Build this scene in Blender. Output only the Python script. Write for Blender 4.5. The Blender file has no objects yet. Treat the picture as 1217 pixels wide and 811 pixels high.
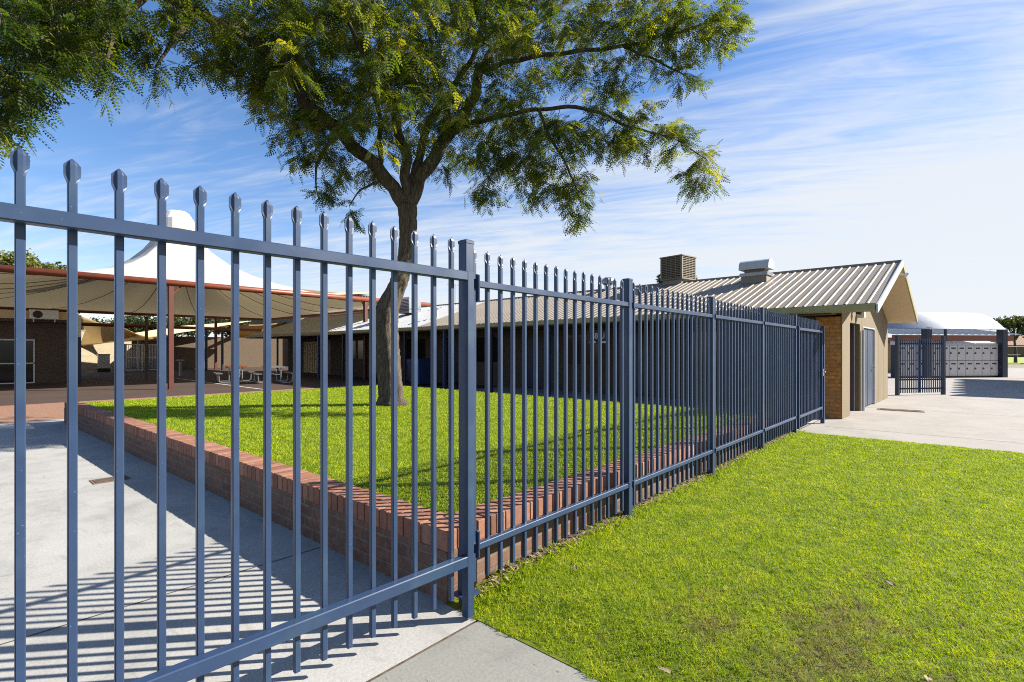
import bpy, math, random
import numpy as np
from mathutils import Vector, Matrix
R = math.radians
random.seed(7); rng = np.random.default_rng(7)
S = bpy.context.scene
# ------------------------------------------------------------ camera
FWD = R(41.41)                       # camera heading, counter-clockwise from +X (the fence runs along +X)
F, CX, HY, H = 605.0, 608.5, 416.5, 1.5
cam = bpy.data.objects.new('camera', bpy.data.cameras.new('camera')); S.collection.objects.link(cam)
cam.location = (0, 0, H); cam.rotation_euler = (R(90), 0, FWD - R(90))
cam.data.sensor_width = 36; cam.data.lens = F/1217*36; cam.data.shift_y = 11/1217
cam.data.clip_start = .05; cam.data.clip_end = 3000; S.camera = cam
# ------------------------------------------------------------ sky, sun, exposure
SUN_EL, SUN_AZ = R(32.5), R(-41.5)       # azimuth counter-clockwise from +X
SUN_STR, SKY_STR, EXPO = 5.0, .05, 1.35
sd = Vector((math.cos(SUN_EL)*math.cos(SUN_AZ), math.cos(SUN_EL)*math.sin(SUN_AZ), math.sin(SUN_EL)))
sun = bpy.data.objects.new('sun', bpy.data.lights.new('sun', 'SUN')); S.collection.objects.link(sun)
sun.data.energy = SUN_STR; sun.data.angle = R(.5); sun.data.color = (1, .95, .86)
sun.rotation_euler = (-sd).to_track_quat('-Z', 'Y').to_euler(); sun.location = (10, -10, 20)
W = bpy.data.worlds.new('World'); S.world = W; W.use_nodes = True
nt = W.node_tree; N = nt.nodes; L = nt.links; N.clear()
def nd(tree, typ, **kw):
    n = tree.nodes.new(typ)
    for k, v in kw.items():
        if k.startswith('i_'):
            n.inputs[k[2:].replace('_', ' ')].default_value = v
        else: setattr(n, k, v)
    return n
out = nd(nt, 'ShaderNodeOutputWorld'); bg = nd(nt, 'ShaderNodeBackground'); bg.inputs[1].default_value = SKY_STR
sky = nd(nt, 'ShaderNodeTexSky'); sky.sky_type = 'NISHITA'; sky.sun_disc = False
sky.sun_elevation = SUN_EL; sky.sun_rotation = R(90) - SUN_AZ; sky.air_density = 1.0; sky.dust_density = .3; sky.ozone_density = 2.5
tc = nd(nt, 'ShaderNodeTexCoord'); sep = nd(nt, 'ShaderNodeSeparateXYZ'); L.new(tc.outputs['Generated'], sep.inputs[0])
def M_(op, a, b=None, c=None, clamp=False, tree=nt):
    n = tree.nodes.new('ShaderNodeMath'); n.operation = op; n.use_clamp = clamp
    for i, v in enumerate((a, b, c)):
        if v is None: continue
        if isinstance(v, (int, float)): n.inputs[i].default_value = v
        else: tree.links.new(v, n.inputs[i])
    return n.outputs[0]
# the cirrus layer: a flat sheet high above, seen along each direction (x/z, y/z)
zz = M_('MAXIMUM', M_('ADD', sep.outputs[2], .10), .02)
u0 = M_('DIVIDE', sep.outputs[0], zz); v0 = M_('DIVIDE', sep.outputs[1], zz)
a = R(-66)                            # streaks run across the view
u = M_('ADD', M_('MULTIPLY', u0, math.cos(a)), M_('MULTIPLY', v0, math.sin(a)))
v = M_('SUBTRACT', M_('MULTIPLY', v0, math.cos(a)), M_('MULTIPLY', u0, math.sin(a)))
def cl(su, sv, scale, detail, dist, seed, rough=.6):
    cb = nd(nt, 'ShaderNodeCombineXYZ'); L.new(M_('MULTIPLY', u, su), cb.inputs[0]); L.new(M_('MULTIPLY', v, sv), cb.inputs[1]); cb.inputs[2].default_value = seed
    n = nd(nt, 'ShaderNodeTexNoise'); L.new(cb.outputs[0], n.inputs['Vector'])
    n.inputs['Scale'].default_value = scale; n.inputs['Detail'].default_value = detail; n.inputs['Distortion'].default_value = dist; n.inputs['Roughness'].default_value = rough
    return n.outputs['Fac']
n1 = cl(.42, 1.25, 1.1, 9, 1.1, 1.0); n2 = cl(.6, .9, .42, 3, .5, 4.0); n3 = cl(.75, 4.2, 1.7, 8, 1.6, 9.0, .62)
# more cloud low down and towards +X -Y (the side of the sun)
side = M_('ADD', M_('MULTIPLY', sep.outputs[0], .80), M_('MULTIPLY', sep.outputs[1], -.60))
low = M_('SUBTRACT', 1.0, M_('MULTIPLY', sep.outputs[2], 2.1), clamp=True)
cov = M_('ADD', M_('MULTIPLY', side, .42), M_('MULTIPLY', M_('POWER', low, 1.5), .66))
den = M_('ADD', M_('ADD', M_('MULTIPLY', n1, 1.0), M_('MULTIPLY', n3, .85)), M_('ADD', M_('MULTIPLY', n2, .75), cov))
mr = nd(nt, 'ShaderNodeMapRange'); mr.interpolation_type = 'SMOOTHSTEP'; L.new(den, mr.inputs[0])
mr.inputs[1].default_value = 1.20; mr.inputs[2].default_value = 2.0; mr.inputs[3].default_value = .02; mr.inputs[4].default_value = .96
mix = nd(nt, 'ShaderNodeMix', data_type='RGBA'); L.new(mr.outputs[0], mix.inputs[0]); 
hs = nd(nt, 'ShaderNodeHueSaturation'); hs.inputs['Saturation'].default_value = 1.25; hs.inputs['Value'].default_value = 1.6; L.new(sky.outputs[0], hs.inputs['Color'])
tn = nd(nt, 'ShaderNodeMix', data_type='RGBA', blend_type='MULTIPLY'); tn.inputs[0].default_value = 1; L.new(hs.outputs[0], tn.inputs[6]); tn.inputs[7].default_value = (1.10, .93, .97, 1)
L.new(tn.outputs[2], mix.inputs[6]); mix.inputs[7].default_value = (6.6, 6.95, 7.35, 1)
L.new(mix.outputs[2], bg.inputs[0]); L.new(bg.outputs[0], out.inputs[0])
S.view_settings.view_transform = 'Standard'; S.view_settings.look = 'None'; S.view_settings.exposure = EXPO; S.view_settings.gamma = 1
S.render.engine = 'CYCLES'; S.cycles.max_bounces = 8; S.cycles.pixel_filter_type = 'BLACKMAN_HARRIS'; S.cycles.filter_width = 1.05; S.cycles.transparent_max_bounces = 8
S.cycles.use_denoising = False; S.cycles.use_adaptive_sampling = False; S.cycles.sample_clamp_indirect = 4
# ------------------------------------------------------------ helpers
cF, sF = math.cos(FWD), math.sin(FWD)
def at(px, py, Z):
    rx = (px-CX)/F*Z; z = H + (HY-py)/F*Z
    return Vector((sF*rx + cF*Z, -cF*rx + sF*Z, z))
def ground(px, py, z=0.0):
    Z = F*(H-z)/(py-HY); p = at(px, py, Z); return Vector((p.x, p.y, z))
def tag(o, label=None, cat=None, group=None, kind=None):
    if label: o['label'] = label
    if cat: o['category'] = cat
    if group: o['group'] = group
    if kind: o['kind'] = kind
    return o
def thing(name, loc, label, cat, group=None, rz=0):
    o = bpy.data.objects.new(name, None); S.collection.objects.link(o); o.location = loc; o.rotation_euler = (0, 0, rz)
    o.empty_display_size = .2
    return tag(o, label, cat, group)
def link(name, me, parent=None):
    o = bpy.data.objects.new(name, me); S.collection.objects.link(o)
    if parent: o.parent = parent
    return o
def copy_tree(o, parent=None):
    c = o.copy(); S.collection.objects.link(c)
    if parent: c.parent = parent
    for ch in [x for x in bpy.data.objects if x.parent == o]: copy_tree(ch, c)
    return c
class MB:
    def __init__(s): s.v = []; s.f = []
    def add(s, vs, fs):
        n = len(s.v); s.v += [tuple(p) for p in vs]; s.f += [tuple(i+n for i in f) for f in fs]; return s
    def box(s, x0, x1, y0, y1, z0, z1):
        vs = [(x, y, z) for z in (z0, z1) for x, y in ((x0, y0), (x1, y0), (x1, y1), (x0, y1))]
        return s.add(vs, [(3,2,1,0), (4,5,6,7), (0,1,5,4), (1,2,6,5), (2,3,7,6), (3,0,4,7)])
    def prism(s, poly, z0, z1):       # plan polygon, counter-clockwise
        n = len(poly)
        vs = [(p[0], p[1], z0) for p in poly] + [(p[0], p[1], z1) for p in poly]
        return s.add(vs, [tuple(range(n-1, -1, -1)), tuple(range(n, 2*n))] + [(i, (i+1) % n, (i+1) % n+n, i+n) for i in range(n)])
    def loft(s, rings, cap=True):
        n = len(rings[0]); base = len(s.v); vs = [p for r in rings for p in r]; fs = []
        for k in range(len(rings)-1):
            for i in range(n):
                j = (i+1) % n; fs.append((k*n+i, k*n+j, (k+1)*n+j, (k+1)*n+i))
        if cap: fs.append(tuple(range(n-1, -1, -1))); fs.append(tuple(range((len(rings)-1)*n, len(rings)*n)))
        return s.add(vs, fs)
    def cbox(s, x0, x1, y0, y1, z0, z1, b=.004, axis='z'):   # box with its long edges chamfered
        def oct(a0, a1, c0, c1): return [(a0+b,c0),(a1-b,c0),(a1,c0+b),(a1,c1-b),(a1-b,c1),(a0+b,c1),(a0,c1-b),(a0,c0+b)]
        if axis == 'z': return s.loft([[(p, q, z) for p, q in oct(x0, x1, y0, y1)] for z in (z0, z1)])
        if axis == 'x': return s.loft([[(x, p, q) for p, q in oct(y0, y1, z0, z1)] for x in (x0, x1)])
        return s.loft([[(p, y, q) for p, q in oct(x0, x1, z0, z1)][::-1] for y in (y0, y1)])
    def tube(s, pts, rad, n=8):
        pts = [Vector(p) for p in pts]; rings = []; ref = Vector((.3, .2, 1)).normalized()
        if isinstance(rad, (int, float)): rad = [rad]*len(pts)
        for i, p in enumerate(pts):
            d = (pts[min(i+1, len(pts)-1)] - pts[max(i-1, 0)]).normalized()
            if abs(d.dot(ref)) > .95: ref = Vector((1, .1, 0)).normalized()
            a = d.cross(ref).normalized(); b = d.cross(a).normalized(); ref = (ref - d*ref.dot(d)).normalized() if i else ref
            rings.append([p + (a*math.cos(t)+b*math.sin(t))*rad[i] for t in [2*math.pi*k/n for k in range(n)]])
        return s.loft(rings)
    def quad(s, *p): return s.add(p, [tuple(range(len(p)))])
    def mesh(s, name, mat, smooth=False, uv=True):
        me = bpy.data.meshes.new(name); me.from_pydata(s.v, [], s.f); me.materials.append(mat); me.update()
        if smooth: me.polygons.foreach_set('use_smooth', [True]*len(me.polygons))
        if uv:
            ul = me.uv_layers.new(name='UVMap'); co = np.array(s.v); 
            for p in me.polygons:
                nx, ny, nz = abs(p.normal.x), abs(p.normal.y), abs(p.normal.z)
                for li in p.loop_indices:
                    c = me.vertices[me.loops[li].vertex_index].co
                    ul.data[li].uv = (c.x, c.y) if nz >= nx and nz >= ny else ((c.y, c.z) if nx > ny else (c.x, c.z))
        return me
    def build(s, name, mat, parent=None, smooth=False, uv=True): return link(name, s.mesh(name, mat, smooth, uv), parent)
def fast_mesh(name, V, nper, mat, attr=None):
    nf = len(V)//nper; me = bpy.data.meshes.new(name)
    me.vertices.add(len(V)); me.vertices.foreach_set('co', V.astype(np.float32).ravel())
    me.loops.add(len(V)); me.loops.foreach_set('vertex_index', np.arange(len(V), dtype=np.int32))
    me.polygons.add(nf); me.polygons.foreach_set('loop_start', np.arange(nf, dtype=np.int32)*nper)
    me.materials.append(mat)
    if attr is not None:
        at_ = me.attributes.new('tint', 'FLOAT', 'POINT'); at_.data.foreach_set('value', attr.astype(np.float32))
    me.update(calc_edges=True); return me
# ------------------------------------------------------------ materials
class Mat:
    def __init__(s, name, col=(.5,.5,.5), rough=.6, metal=0, spec=.5):
        s.m = bpy.data.materials.new(name); s.m.use_nodes = True; s.t = s.m.node_tree; s.b = s.t.nodes['Principled BSDF']
        s.b.inputs['Base Color'].default_value = (*col, 1); s.b.inputs['Roughness'].default_value = rough
        s.b.inputs['Metallic'].default_value = metal; s.b.inputs['Specular IOR Level'].default_value = spec; s.tcn = None; s.col = col
    def coord(s, kind='Object'):
        if kind == 'Position': return s.t.nodes.new('ShaderNodeNewGeometry').outputs['Position']
        if not s.tcn: s.tcn = s.t.nodes.new('ShaderNodeTexCoord')
        return s.tcn.outputs[kind]
    def scaled(s, sc, kind='Object'):
        m = s.t.nodes.new('ShaderNodeMapping'); m.inputs['Scale'].default_value = sc; s.t.links.new(s.coord(kind), m.inputs[0]); return m.outputs[0]
    def noise(s, scale, detail=5, rough=.6, kind='Object', sc=(1,1,1), dist=0):
        n = s.t.nodes.new('ShaderNodeTexNoise'); s.t.links.new(s.scaled(sc, kind), n.inputs['Vector'])
        n.inputs['Scale'].default_value = scale; n.inputs['Detail'].default_value = detail; n.inputs['Roughness'].default_value = rough; n.inputs['Distortion'].default_value = dist
        return n.outputs['Fac']
    def ramp(s, fac, stops):
        r = s.t.nodes.new('ShaderNodeValToRGB'); s.t.links.new(fac, r.inputs[0]); e = r.color_ramp.elements
        while len(e) > 1: e.remove(e[-1])
        e[0].position = stops[0][0]; e[0].color = (*stops[0][1], 1)
        for p, c in stops[1:]: x = e.new(p); x.color = (*c, 1)
        return r.outputs[0]
    def mix(s, fac, a, b, mode='MIX'):
        m = s.t.nodes.new('ShaderNodeMix'); m.data_type = 'RGBA'; m.blend_type = mode
        for i, v in ((0, fac), (6, a), (7, b)):
            if isinstance(v, (int, float)): m.inputs[i].default_value = v
            elif isinstance(v, tuple): m.inputs[i].default_value = (*v, 1)
            else: s.t.links.new(v, m.inputs[i])
        return m.outputs[2]
    def base(s, c): s.t.links.new(c, s.b.inputs['Base Color']); return s
    def bump(s, h, strength=.3, dist=.01):
        b = s.t.nodes.new('ShaderNodeBump'); b.inputs['Strength'].default_value = strength; b.inputs['Distance'].default_value = dist
        s.t.links.new(h, b.inputs['Height']); s.t.links.new(b.outputs[0], s.b.inputs['Normal']); return s
    def math(s, op, a, b=None, clamp=False): return M_(op, a, b, clamp=clamp, tree=s.t)
def k(c, f): return tuple(min(1, x*f) for x in c)
def plain(name, col, rough=.55, metal=0, var=.18, scale=6, spec=.5, sc=(1,1,1)):
    m = Mat(name, col, rough, metal, spec); m.base(m.ramp(m.noise(scale, sc=sc, kind='Position'), [(.3, k(col, 1-var)), (.7, k(col, 1+var))])); return m
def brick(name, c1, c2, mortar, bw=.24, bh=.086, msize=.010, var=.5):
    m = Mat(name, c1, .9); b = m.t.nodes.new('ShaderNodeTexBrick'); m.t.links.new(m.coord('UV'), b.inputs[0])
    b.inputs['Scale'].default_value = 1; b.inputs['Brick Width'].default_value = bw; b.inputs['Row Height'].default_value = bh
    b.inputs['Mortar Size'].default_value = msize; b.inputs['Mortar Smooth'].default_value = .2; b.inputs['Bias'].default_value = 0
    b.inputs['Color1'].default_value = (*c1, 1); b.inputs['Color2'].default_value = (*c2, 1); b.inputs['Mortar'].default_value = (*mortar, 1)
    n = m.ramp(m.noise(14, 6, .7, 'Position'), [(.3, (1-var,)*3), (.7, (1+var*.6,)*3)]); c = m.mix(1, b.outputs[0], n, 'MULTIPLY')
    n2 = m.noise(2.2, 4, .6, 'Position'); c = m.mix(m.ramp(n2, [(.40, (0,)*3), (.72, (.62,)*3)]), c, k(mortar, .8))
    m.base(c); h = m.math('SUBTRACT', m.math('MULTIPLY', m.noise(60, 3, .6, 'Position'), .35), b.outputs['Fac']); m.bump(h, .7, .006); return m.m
def steel(name, col, rough=.38):
    m = Mat(name, col, rough, 0, .42); n = m.noise(9, 6, .65, 'Position')
    c = m.ramp(n, [(.3, k(col, .86)), (.62, col), (.85, k(col, 1.25))])
    c = m.mix(m.ramp(m.noise(2.3, 4, .6, 'Position'), [(.55, (0,)*3), (.72, (.55,)*3)]), c, (.055,.105,.15))
    sp = m.ramp(m.noise(95, 2, .5, 'Position'), [(.735, (0,)*3), (.76, (1,)*3)]); c = m.mix(sp, c, k(col, 2.6)); m.base(c)
    r = m.ramp(m.noise(3.5, 5, .6, 'Position'), [(.3, (rough-.08,)*3), (.75, (rough+.14,)*3)]); m.t.links.new(r, m.b.inputs['Roughness'])
    m.bump(m.noise(220, 2, .5, 'Position'), .05, .002); return m.m
MAT = {}
MAT['steel'] = steel('fence_paint', (.031, .060, .130), .38)
MAT['navy'] = plain('navy_paint', (.014, .022, .05), .45).m
MAT['blue'] = plain('blue_paint', (.03, .07, .20), .45).m
MAT['sheet'] = plain('gate_sheet_paint', (.035, .055, .10), .45, sc=(1,1,.2)).m
MAT['brickwall'] = brick('planter_brick', (.25, .115, .066), (.17, .076, .046), (.22, .165, .12))
MAT['orangebrick'] = brick('orange_brick', (.66, .27, .055), (.50, .19, .04), (.36, .18, .06))
MAT['creambrick'] = brick('cream_brick', (.58, .46, .29), (.52, .40, .24), (.50, .42, .30), var=.2)
MAT['darkbrick'] = brick('brown_brick', (.16, .10, .07), (.12, .075, .05), (.16, .13, .10))
m = Mat('capping_brick', (.36,.15,.10), .85); ti = m.t.nodes.new('ShaderNodeAttribute'); ti.attribute_name = 'tint'
c = m.ramp(ti.outputs['Fac'], [(0, (.20,.085,.050)), (.5, (.33,.14,.080)), (1, (.43,.215,.135))])
c = m.mix(1, c, m.ramp(m.noise(22, 6, .7, 'Position'), [(.3, (.72,)*3), (.7, (1.2,)*3)]), 'MULTIPLY'); m.base(c); m.bump(m.noise(70, 4, .6, 'Position'), .5, .004); MAT['cap'] = m.m
MAT['mortar'] = plain('mortar', (.30, .235, .18), .95, var=.25, scale=20).m
def concrete(name, col, crack=True, joint=None, stain=.30):
    m = Mat(name, col, .9); n = m.noise(1.1, 8, .65, 'Position'); c = m.ramp(n, [(.28, k(col, 1-stain)), (.5, col), (.75, k(col, 1.12))])
    f = m.noise(60, 5, .7, 'Position'); c = m.mix(1, c, m.ramp(f, [(.3, (.80,)*3), (.65, (1.08,)*3)]), 'MULTIPLY')
    sp = m.ramp(m.noise(230, 2, .5, 'Position'), [(.66, (0,)*3), (.72, (.55,)*3)]); c = m.mix(sp, c, k(col, .45))
    st = m.ramp(m.noise(6.5, 4, .6, 'Position', sc=(1, .35, 1), dist=1.2), [(.58, (0,)*3), (.70, (.45,)*3)]); c = m.mix(st, c, k(col, .62))
    s2 = m.ramp(m.noise(.9, 7, .7, 'Position', dist=.8), [(.52, (0,)*3), (.60, (.28,)*3), (.64, (0,)*3)]); c = m.mix(s2, c, k(col, .55))
    s3 = m.ramp(m.noise(17, 2, .5, 'Position', sc=(1, .6, 1), dist=2), [(.72, (0,)*3), (.75, (.7,)*3)]); c = m.mix(s3, c, k(col, .3))
    if crack:
        v = m.t.nodes.new('ShaderNodeTexVoronoi'); v.feature = 'DISTANCE_TO_EDGE'; v.inputs['Scale'].default_value = .35
        ad = m.t.nodes.new('ShaderNodeVectorMath'); ad.operation = 'ADD'; nn = m.t.nodes.new('ShaderNodeTexNoise'); nn.inputs['Scale'].default_value = 2.5; nn.inputs['Detail'].default_value = 6
        m.t.links.new(m.coord('Position'), nn.inputs['Vector']); sc = m.t.nodes.new('ShaderNodeVectorMath'); sc.operation = 'SCALE'; sc.inputs['Scale'].default_value = .6
        m.t.links.new(nn.outputs['Color'], sc.inputs[0]); m.t.links.new(sc.outputs[0], ad.inputs[0]); m.t.links.new(m.coord('Position'), ad.inputs[1]); m.t.links.new(ad.outputs[0], v.inputs['Vector'])
        cr = m.ramp(v.outputs['Distance'], [(0, (.75,)*3), (.0035, (0,)*3)]); br = m.ramp(m.noise(.8, 2, .5, 'Position'), [(.46, (0,)*3), (.56, (1,)*3)]); c = m.mix(m.math('MULTIPLY', cr, br), c, k(col, .3))
    m.base(c); m.bump(f, .35, .004); return m.m
MAT['concrete'] = concrete('old_concrete', (.465, .45, .415))
MAT['concrete2'] = concrete('front_concrete', (.285, .28, .245), crack=False)
MAT['pathc'] = concrete('path_concrete', (.40, .365, .325), crack=False, stain=.14)
m = Mat('courtyard_paving', (.1,.06,.045), .85); m.base(m.mix(1, m.ramp(m.noise(.5, 6, .6, 'Position'), [(.3, (.050,.027,.018)), (.7, (.085,.047,.031))]), m.ramp(m.noise(30, 4, .7, 'Position'), [(.3, (.75,)*3), (.7, (1.2,)*3)]), 'MULTIPLY')); MAT['asphalt'] = m.m
MAT['redpave'] = brick('paver_brick', (.42, .20, .11), (.34, .16, .09), (.34, .22, .15), .22, .11, .006)
MAT['white'] = plain('white_paint', (.78, .78, .76), .5, var=.06).m
m = Mat('shade_membrane', (.86,.85,.80), .75); m.base(m.ramp(m.noise(1.3, 5, .6, 'Position'), [(.3, (.63,.61,.545)), (.7, (.70,.685,.63))]))
tr = m.t.nodes.new('ShaderNodeBsdfTranslucent'); tr.inputs[0].default_value = (.62,.50,.28,1); ms = m.t.nodes.new('ShaderNodeMixShader'); ms.inputs[0].default_value = .16
o_ = m.t.nodes['Material Output']; m.t.links.new(m.b.outputs[0], ms.inputs[1]); m.t.links.new(tr.outputs[0], ms.inputs[2]); m.t.links.new(ms.outputs[0], o_.inputs[0]); MAT['membrane'] = m.m
m = Mat('yellow_sail', (.70,.46,.16), .8); tr = m.t.nodes.new('ShaderNodeBsdfTranslucent'); tr.inputs[0].default_value = (.75,.48,.15,1); ms = m.t.nodes.new('ShaderNodeMixShader'); ms.inputs[0].default_value = .4
m.base(m.ramp(m.noise(2, 4, .6, 'Position'), [(.3, (.62,.41,.14)), (.7, (.72,.50,.2))]))
o_ = m.t.nodes['Material Output']; m.t.links.new(m.b.outputs[0], ms.inputs[1]); m.t.links.new(tr.outputs[0], ms.inputs[2]); m.t.links.new(ms.outputs[0], o_.inputs[0]); MAT['sail'] = m.m
MAT['redsteel'] = plain('oxide_red_paint', (.23, .052, .016), .45, var=.15).m
MAT['darkred'] = plain('dark_oxide_paint', (.12, .026, .012), .5, var=.15).m
MAT['vault'] = plain('vault_membrane', (.52, .54, .58), .7, var=.05).m
MAT['seam'] = plain('membrane_seam', (.40, .34, .25), .8).m
MAT['roof'] = plain('beige_roof_steel', (.285, .235, .175), .6, .0, .10, 1.5, .6).m
MAT['roofpale'] = plain('pale_roof_steel', (.50, .50, .49), .40, .0, .08, 1.5, .6).m
MAT['gutter'] = plain('olive_gutter', (.36, .32, .14), .45).m
MAT['barge'] = plain('pale_barge', (.62, .64, .66), .45, var=.06).m
MAT['soffit'] = plain('tan_soffit', (.74, .55, .31), .7, var=.06).m
m = Mat('tan_render', (.50,.40,.25), .85); m.base(m.mix(1, m.ramp(m.noise(1.2, 6, .6, 'Position', sc=(1,1,.4)), [(.3, (.195,.145,.078)), (.7, (.240,.180,.100))]), m.ramp(m.noise(40, 3, .6, 'Position'), [(.3, (.92,)*3), (.7, (1.05,)*3)]), 'MULTIPLY')); m.bump(m.noise(90, 3, .6, 'Position'), .3, .003); MAT['tan'] = m.m
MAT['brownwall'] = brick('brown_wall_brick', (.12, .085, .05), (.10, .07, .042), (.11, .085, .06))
MAT['timber'] = plain('orange_timber', (.42, .19, .07), .7).m
m = Mat('window_glass', (.008,.009,.011), .10, 0, .35); MAT['glass'] = m.m
m = plain('galvanised', (.48, .50, .53), .35, .8, .12, 8); MAT['galv'] = m.m
MAT['coolerbody'] = plain('cooler_plastic', (.23, .185, .135), .7).m
MAT['coolerpad'] = plain('cooler_pad', (.10, .075, .055), .9, var=.4, scale=30).m
MAT['locker'] = plain('locker_door_paint', (.85, .79, .74), .5, var=.05).m
MAT['black'] = plain('black_rubber', (.015,.015,.017), .6).m
MAT['soil'] = plain('soil_and_litter', (.12, .085, .055), .95, var=.5, scale=25).m
MAT['leaflitter'] = plain('dry_leaf', (.30, .225, .14), .8, var=.3, scale=40).m
MAT['rust'] = plain('rusty_grate', (.20, .12, .08), .8).m
# grass ground and blades share one pattern of green and straw
def grassmat(name, blades):
    m = Mat(name, (.1,.2,.02), .65, 0, .3)
    big = m.noise(.9, 5, .6, 'Position', dist=.4); fine = m.noise(7, 5, .65, 'Position')
    g = m.ramp(fine, [(.3, (.25,.38,.006)), (.5, (.40,.54,.008)), (.72, (.58,.66,.014))])
    if blades:
        ti = m.t.nodes.new('ShaderNodeAttribute'); ti.attribute_name = 'tint'
        g = m.mix(1, g, m.ramp(ti.outputs['Fac'], [(0, (.38,.50,.5)), (.5, (1,1,1)), (.9, (1.35,1.2,1.0)), (1, (1.7,1.25,2.2))]), 'MULTIPLY')
    else: g = m.mix(1, g, (.35,.34,.8), 'MULTIPLY')
    # worn patch towards the camera side of the front lawn
    sp = m.t.nodes.new('ShaderNodeSeparateXYZ'); m.t.links.new(m.coord('Position'), sp.inputs[0])
    dx = m.math('SUBTRACT', sp.outputs[0], 2.75); dy = m.math('SUBTRACT', sp.outputs[1], .42)
    d = m.math('SQRT', m.math('ADD', m.math('MULTIPLY', m.math('MULTIPLY', dx, dx), .8), m.math('MULTIPLY', dy, dy)))
    w = m.math('SUBTRACT', 1.05, m.math('MULTIPLY', d, .66), clamp=True)
    wn = m.math('ADD', m.math('MULTIPLY', w, .19), m.math('ADD', m.math('MULTIPLY', m.noise(3.2, 6, .75, 'Position'), .62), m.math('MULTIPLY', m.noise(19, 4, .7, 'Position'), .38)))
    f = m.ramp(wn, [(.61, (0,)*3), (.74, (.72,)*3)])
    c = m.mix(f, g, (.27,.20,.085) if blades else (.13,.095,.055)); m.base(c)
    if blades:
        tr = m.t.nodes.new('ShaderNodeBsdfTranslucent'); m.t.links.new(c, tr.inputs[0]); ms = m.t.nodes.new('ShaderNodeMixShader'); ms.inputs[0].default_value = .45
        o_ = m.t.nodes['Material Output']; m.t.links.new(m.b.outputs[0], ms.inputs[1]); m.t.links.new(tr.outputs[0], ms.inputs[2]); m.t.links.new(ms.outputs[0], o_.inputs[0])
    return m.m
MAT['grass'] = grassmat('grass_blades', True); MAT['turf'] = grassmat('turf_ground', False)
def leafmat(name, stops, trans=.5):
    m = Mat(name, stops[1][1], .5, 0, .4); ti = m.t.nodes.new('ShaderNodeAttribute'); ti.attribute_name = 'tint'
    c = m.ramp(ti.outputs['Fac'], stops); m.base(c); tr = m.t.nodes.new('ShaderNodeBsdfTranslucent'); m.t.links.new(m.mix(1, c, (2.3,2.0,.7), 'MULTIPLY'), tr.inputs[0])
    ms = m.t.nodes.new('ShaderNodeMixShader'); ms.inputs[0].default_value = trans*1.1
    o_ = m.t.nodes['Material Output']; m.t.links.new(m.b.outputs[0], ms.inputs[1]); m.t.links.new(tr.outputs[0], ms.inputs[2]); m.t.links.new(ms.outputs[0], o_.inputs[0]); return m.m
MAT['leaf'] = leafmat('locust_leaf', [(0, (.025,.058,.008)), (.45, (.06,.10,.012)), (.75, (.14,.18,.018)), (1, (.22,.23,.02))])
MAT['farleaf'] = leafmat('far_leaf', [(0, (.022,.04,.016)), (.6, (.05,.075,.022)), (1, (.12,.13,.04))], .25)
MAT['oliveleaf'] = leafmat('olive_leaf', [(0, (.06,.08,.02)), (.6, (.15,.17,.04)), (1, (.25,.24,.07))], .3)
m = Mat('bark', (.13,.10,.075), .95); bn = m.noise(9, 8, .75, 'Object', sc=(3.2, 3.2, .45), dist=.8)
m.base(m.ramp(bn, [(.36, (.03,.022,.016)), (.5, (.12,.09,.065)), (.68, (.27,.22,.155))])); m.bump(bn, 1.0, .05); MAT['bark'] = m.m
MAT['twig'] = plain('twig_bark', (.09, .065, .045), .9).m
# the photograph is exposed for the shade: every surface colour is brought down together, the exposure up
ALB = .74
for key, mt in MAT.items():
    for n in list(mt.node_tree.nodes):
        if n.type in ('BSDF_PRINCIPLED', 'BSDF_TRANSLUCENT'):
            inp = n.inputs[0]
            if inp.is_linked:
                src = inp.links[0].from_socket; x_ = mt.node_tree.nodes.new('ShaderNodeMix'); x_.data_type = 'RGBA'; x_.blend_type = 'MULTIPLY'; x_.inputs[0].default_value = 1
                mt.node_tree.links.new(src, x_.inputs[6]); x_.inputs[7].default_value = (ALB, ALB, ALB, 1); mt.node_tree.links.new(x_.outputs[2], inp)
            else: inp.default_value = tuple(c*ALB for c in inp.default_value[:3]) + (1,)
# ------------------------------------------------------------ ground
def sheet(name, poly, z, mat, kind='structure'):
    return tag(MB().quad(*[(p[0], p[1], z) for p in poly]).build(name, mat), kind=kind)
m = Mat('far_ground', (.2,.2,.1), .95); m.base(m.ramp(m.noise(.03, 6, .6, 'Position'), [(.35, (.15,.13,.08)), (.6, (.20,.17,.11))])); MAT['ground'] = m.m
sheet('ground', [(-900,-900),(900,-900),(900,900),(-900,900)], -.03, MAT['ground'])
m = Mat('field_grass', (.3,.3,.05), .95); m.base(m.ramp(m.noise(.2, 6, .6, 'Position'), [(.35, (.15,.22,.02)), (.6, (.27,.30,.035))])); MAT['field'] = m.m
sheet('sports_field', [tuple(ground(1150,433)[:2]), tuple(ground(1420,433)[:2]), tuple(ground(1420,421)[:2]), tuple(ground(1150,421)[:2])], -.018, MAT['field'])
sheet('entry_paving', [(-14,2.02),(2.02,2.02),(2.02,14.7),(-14,14.9)], 0, MAT['concrete'])
sheet('front_paving', [(-8,-8),(1.99,-8),(2.0,1.2),(2.01,2.005),(-8,2.005)], 0, MAT['concrete2'])
sheet('paving_joint', [(-14,1.98),(2.02,1.98),(2.02,2.04),(-14,2.04)], -.006, MAT['soil'])
sheet('brick_paving', [(-14,14.9),(2.02,14.7),(9.6,14.2),(12.2,14.2),(12.2,19.4),(-14,19.4)], -.001, MAT['redpave'])
sheet('courtyard', [(-30,19.4),(12.2,19.4),(12.2,14.2),(60,14.2),(60,75),(-30,75)], -.004, MAT['asphalt'])
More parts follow.
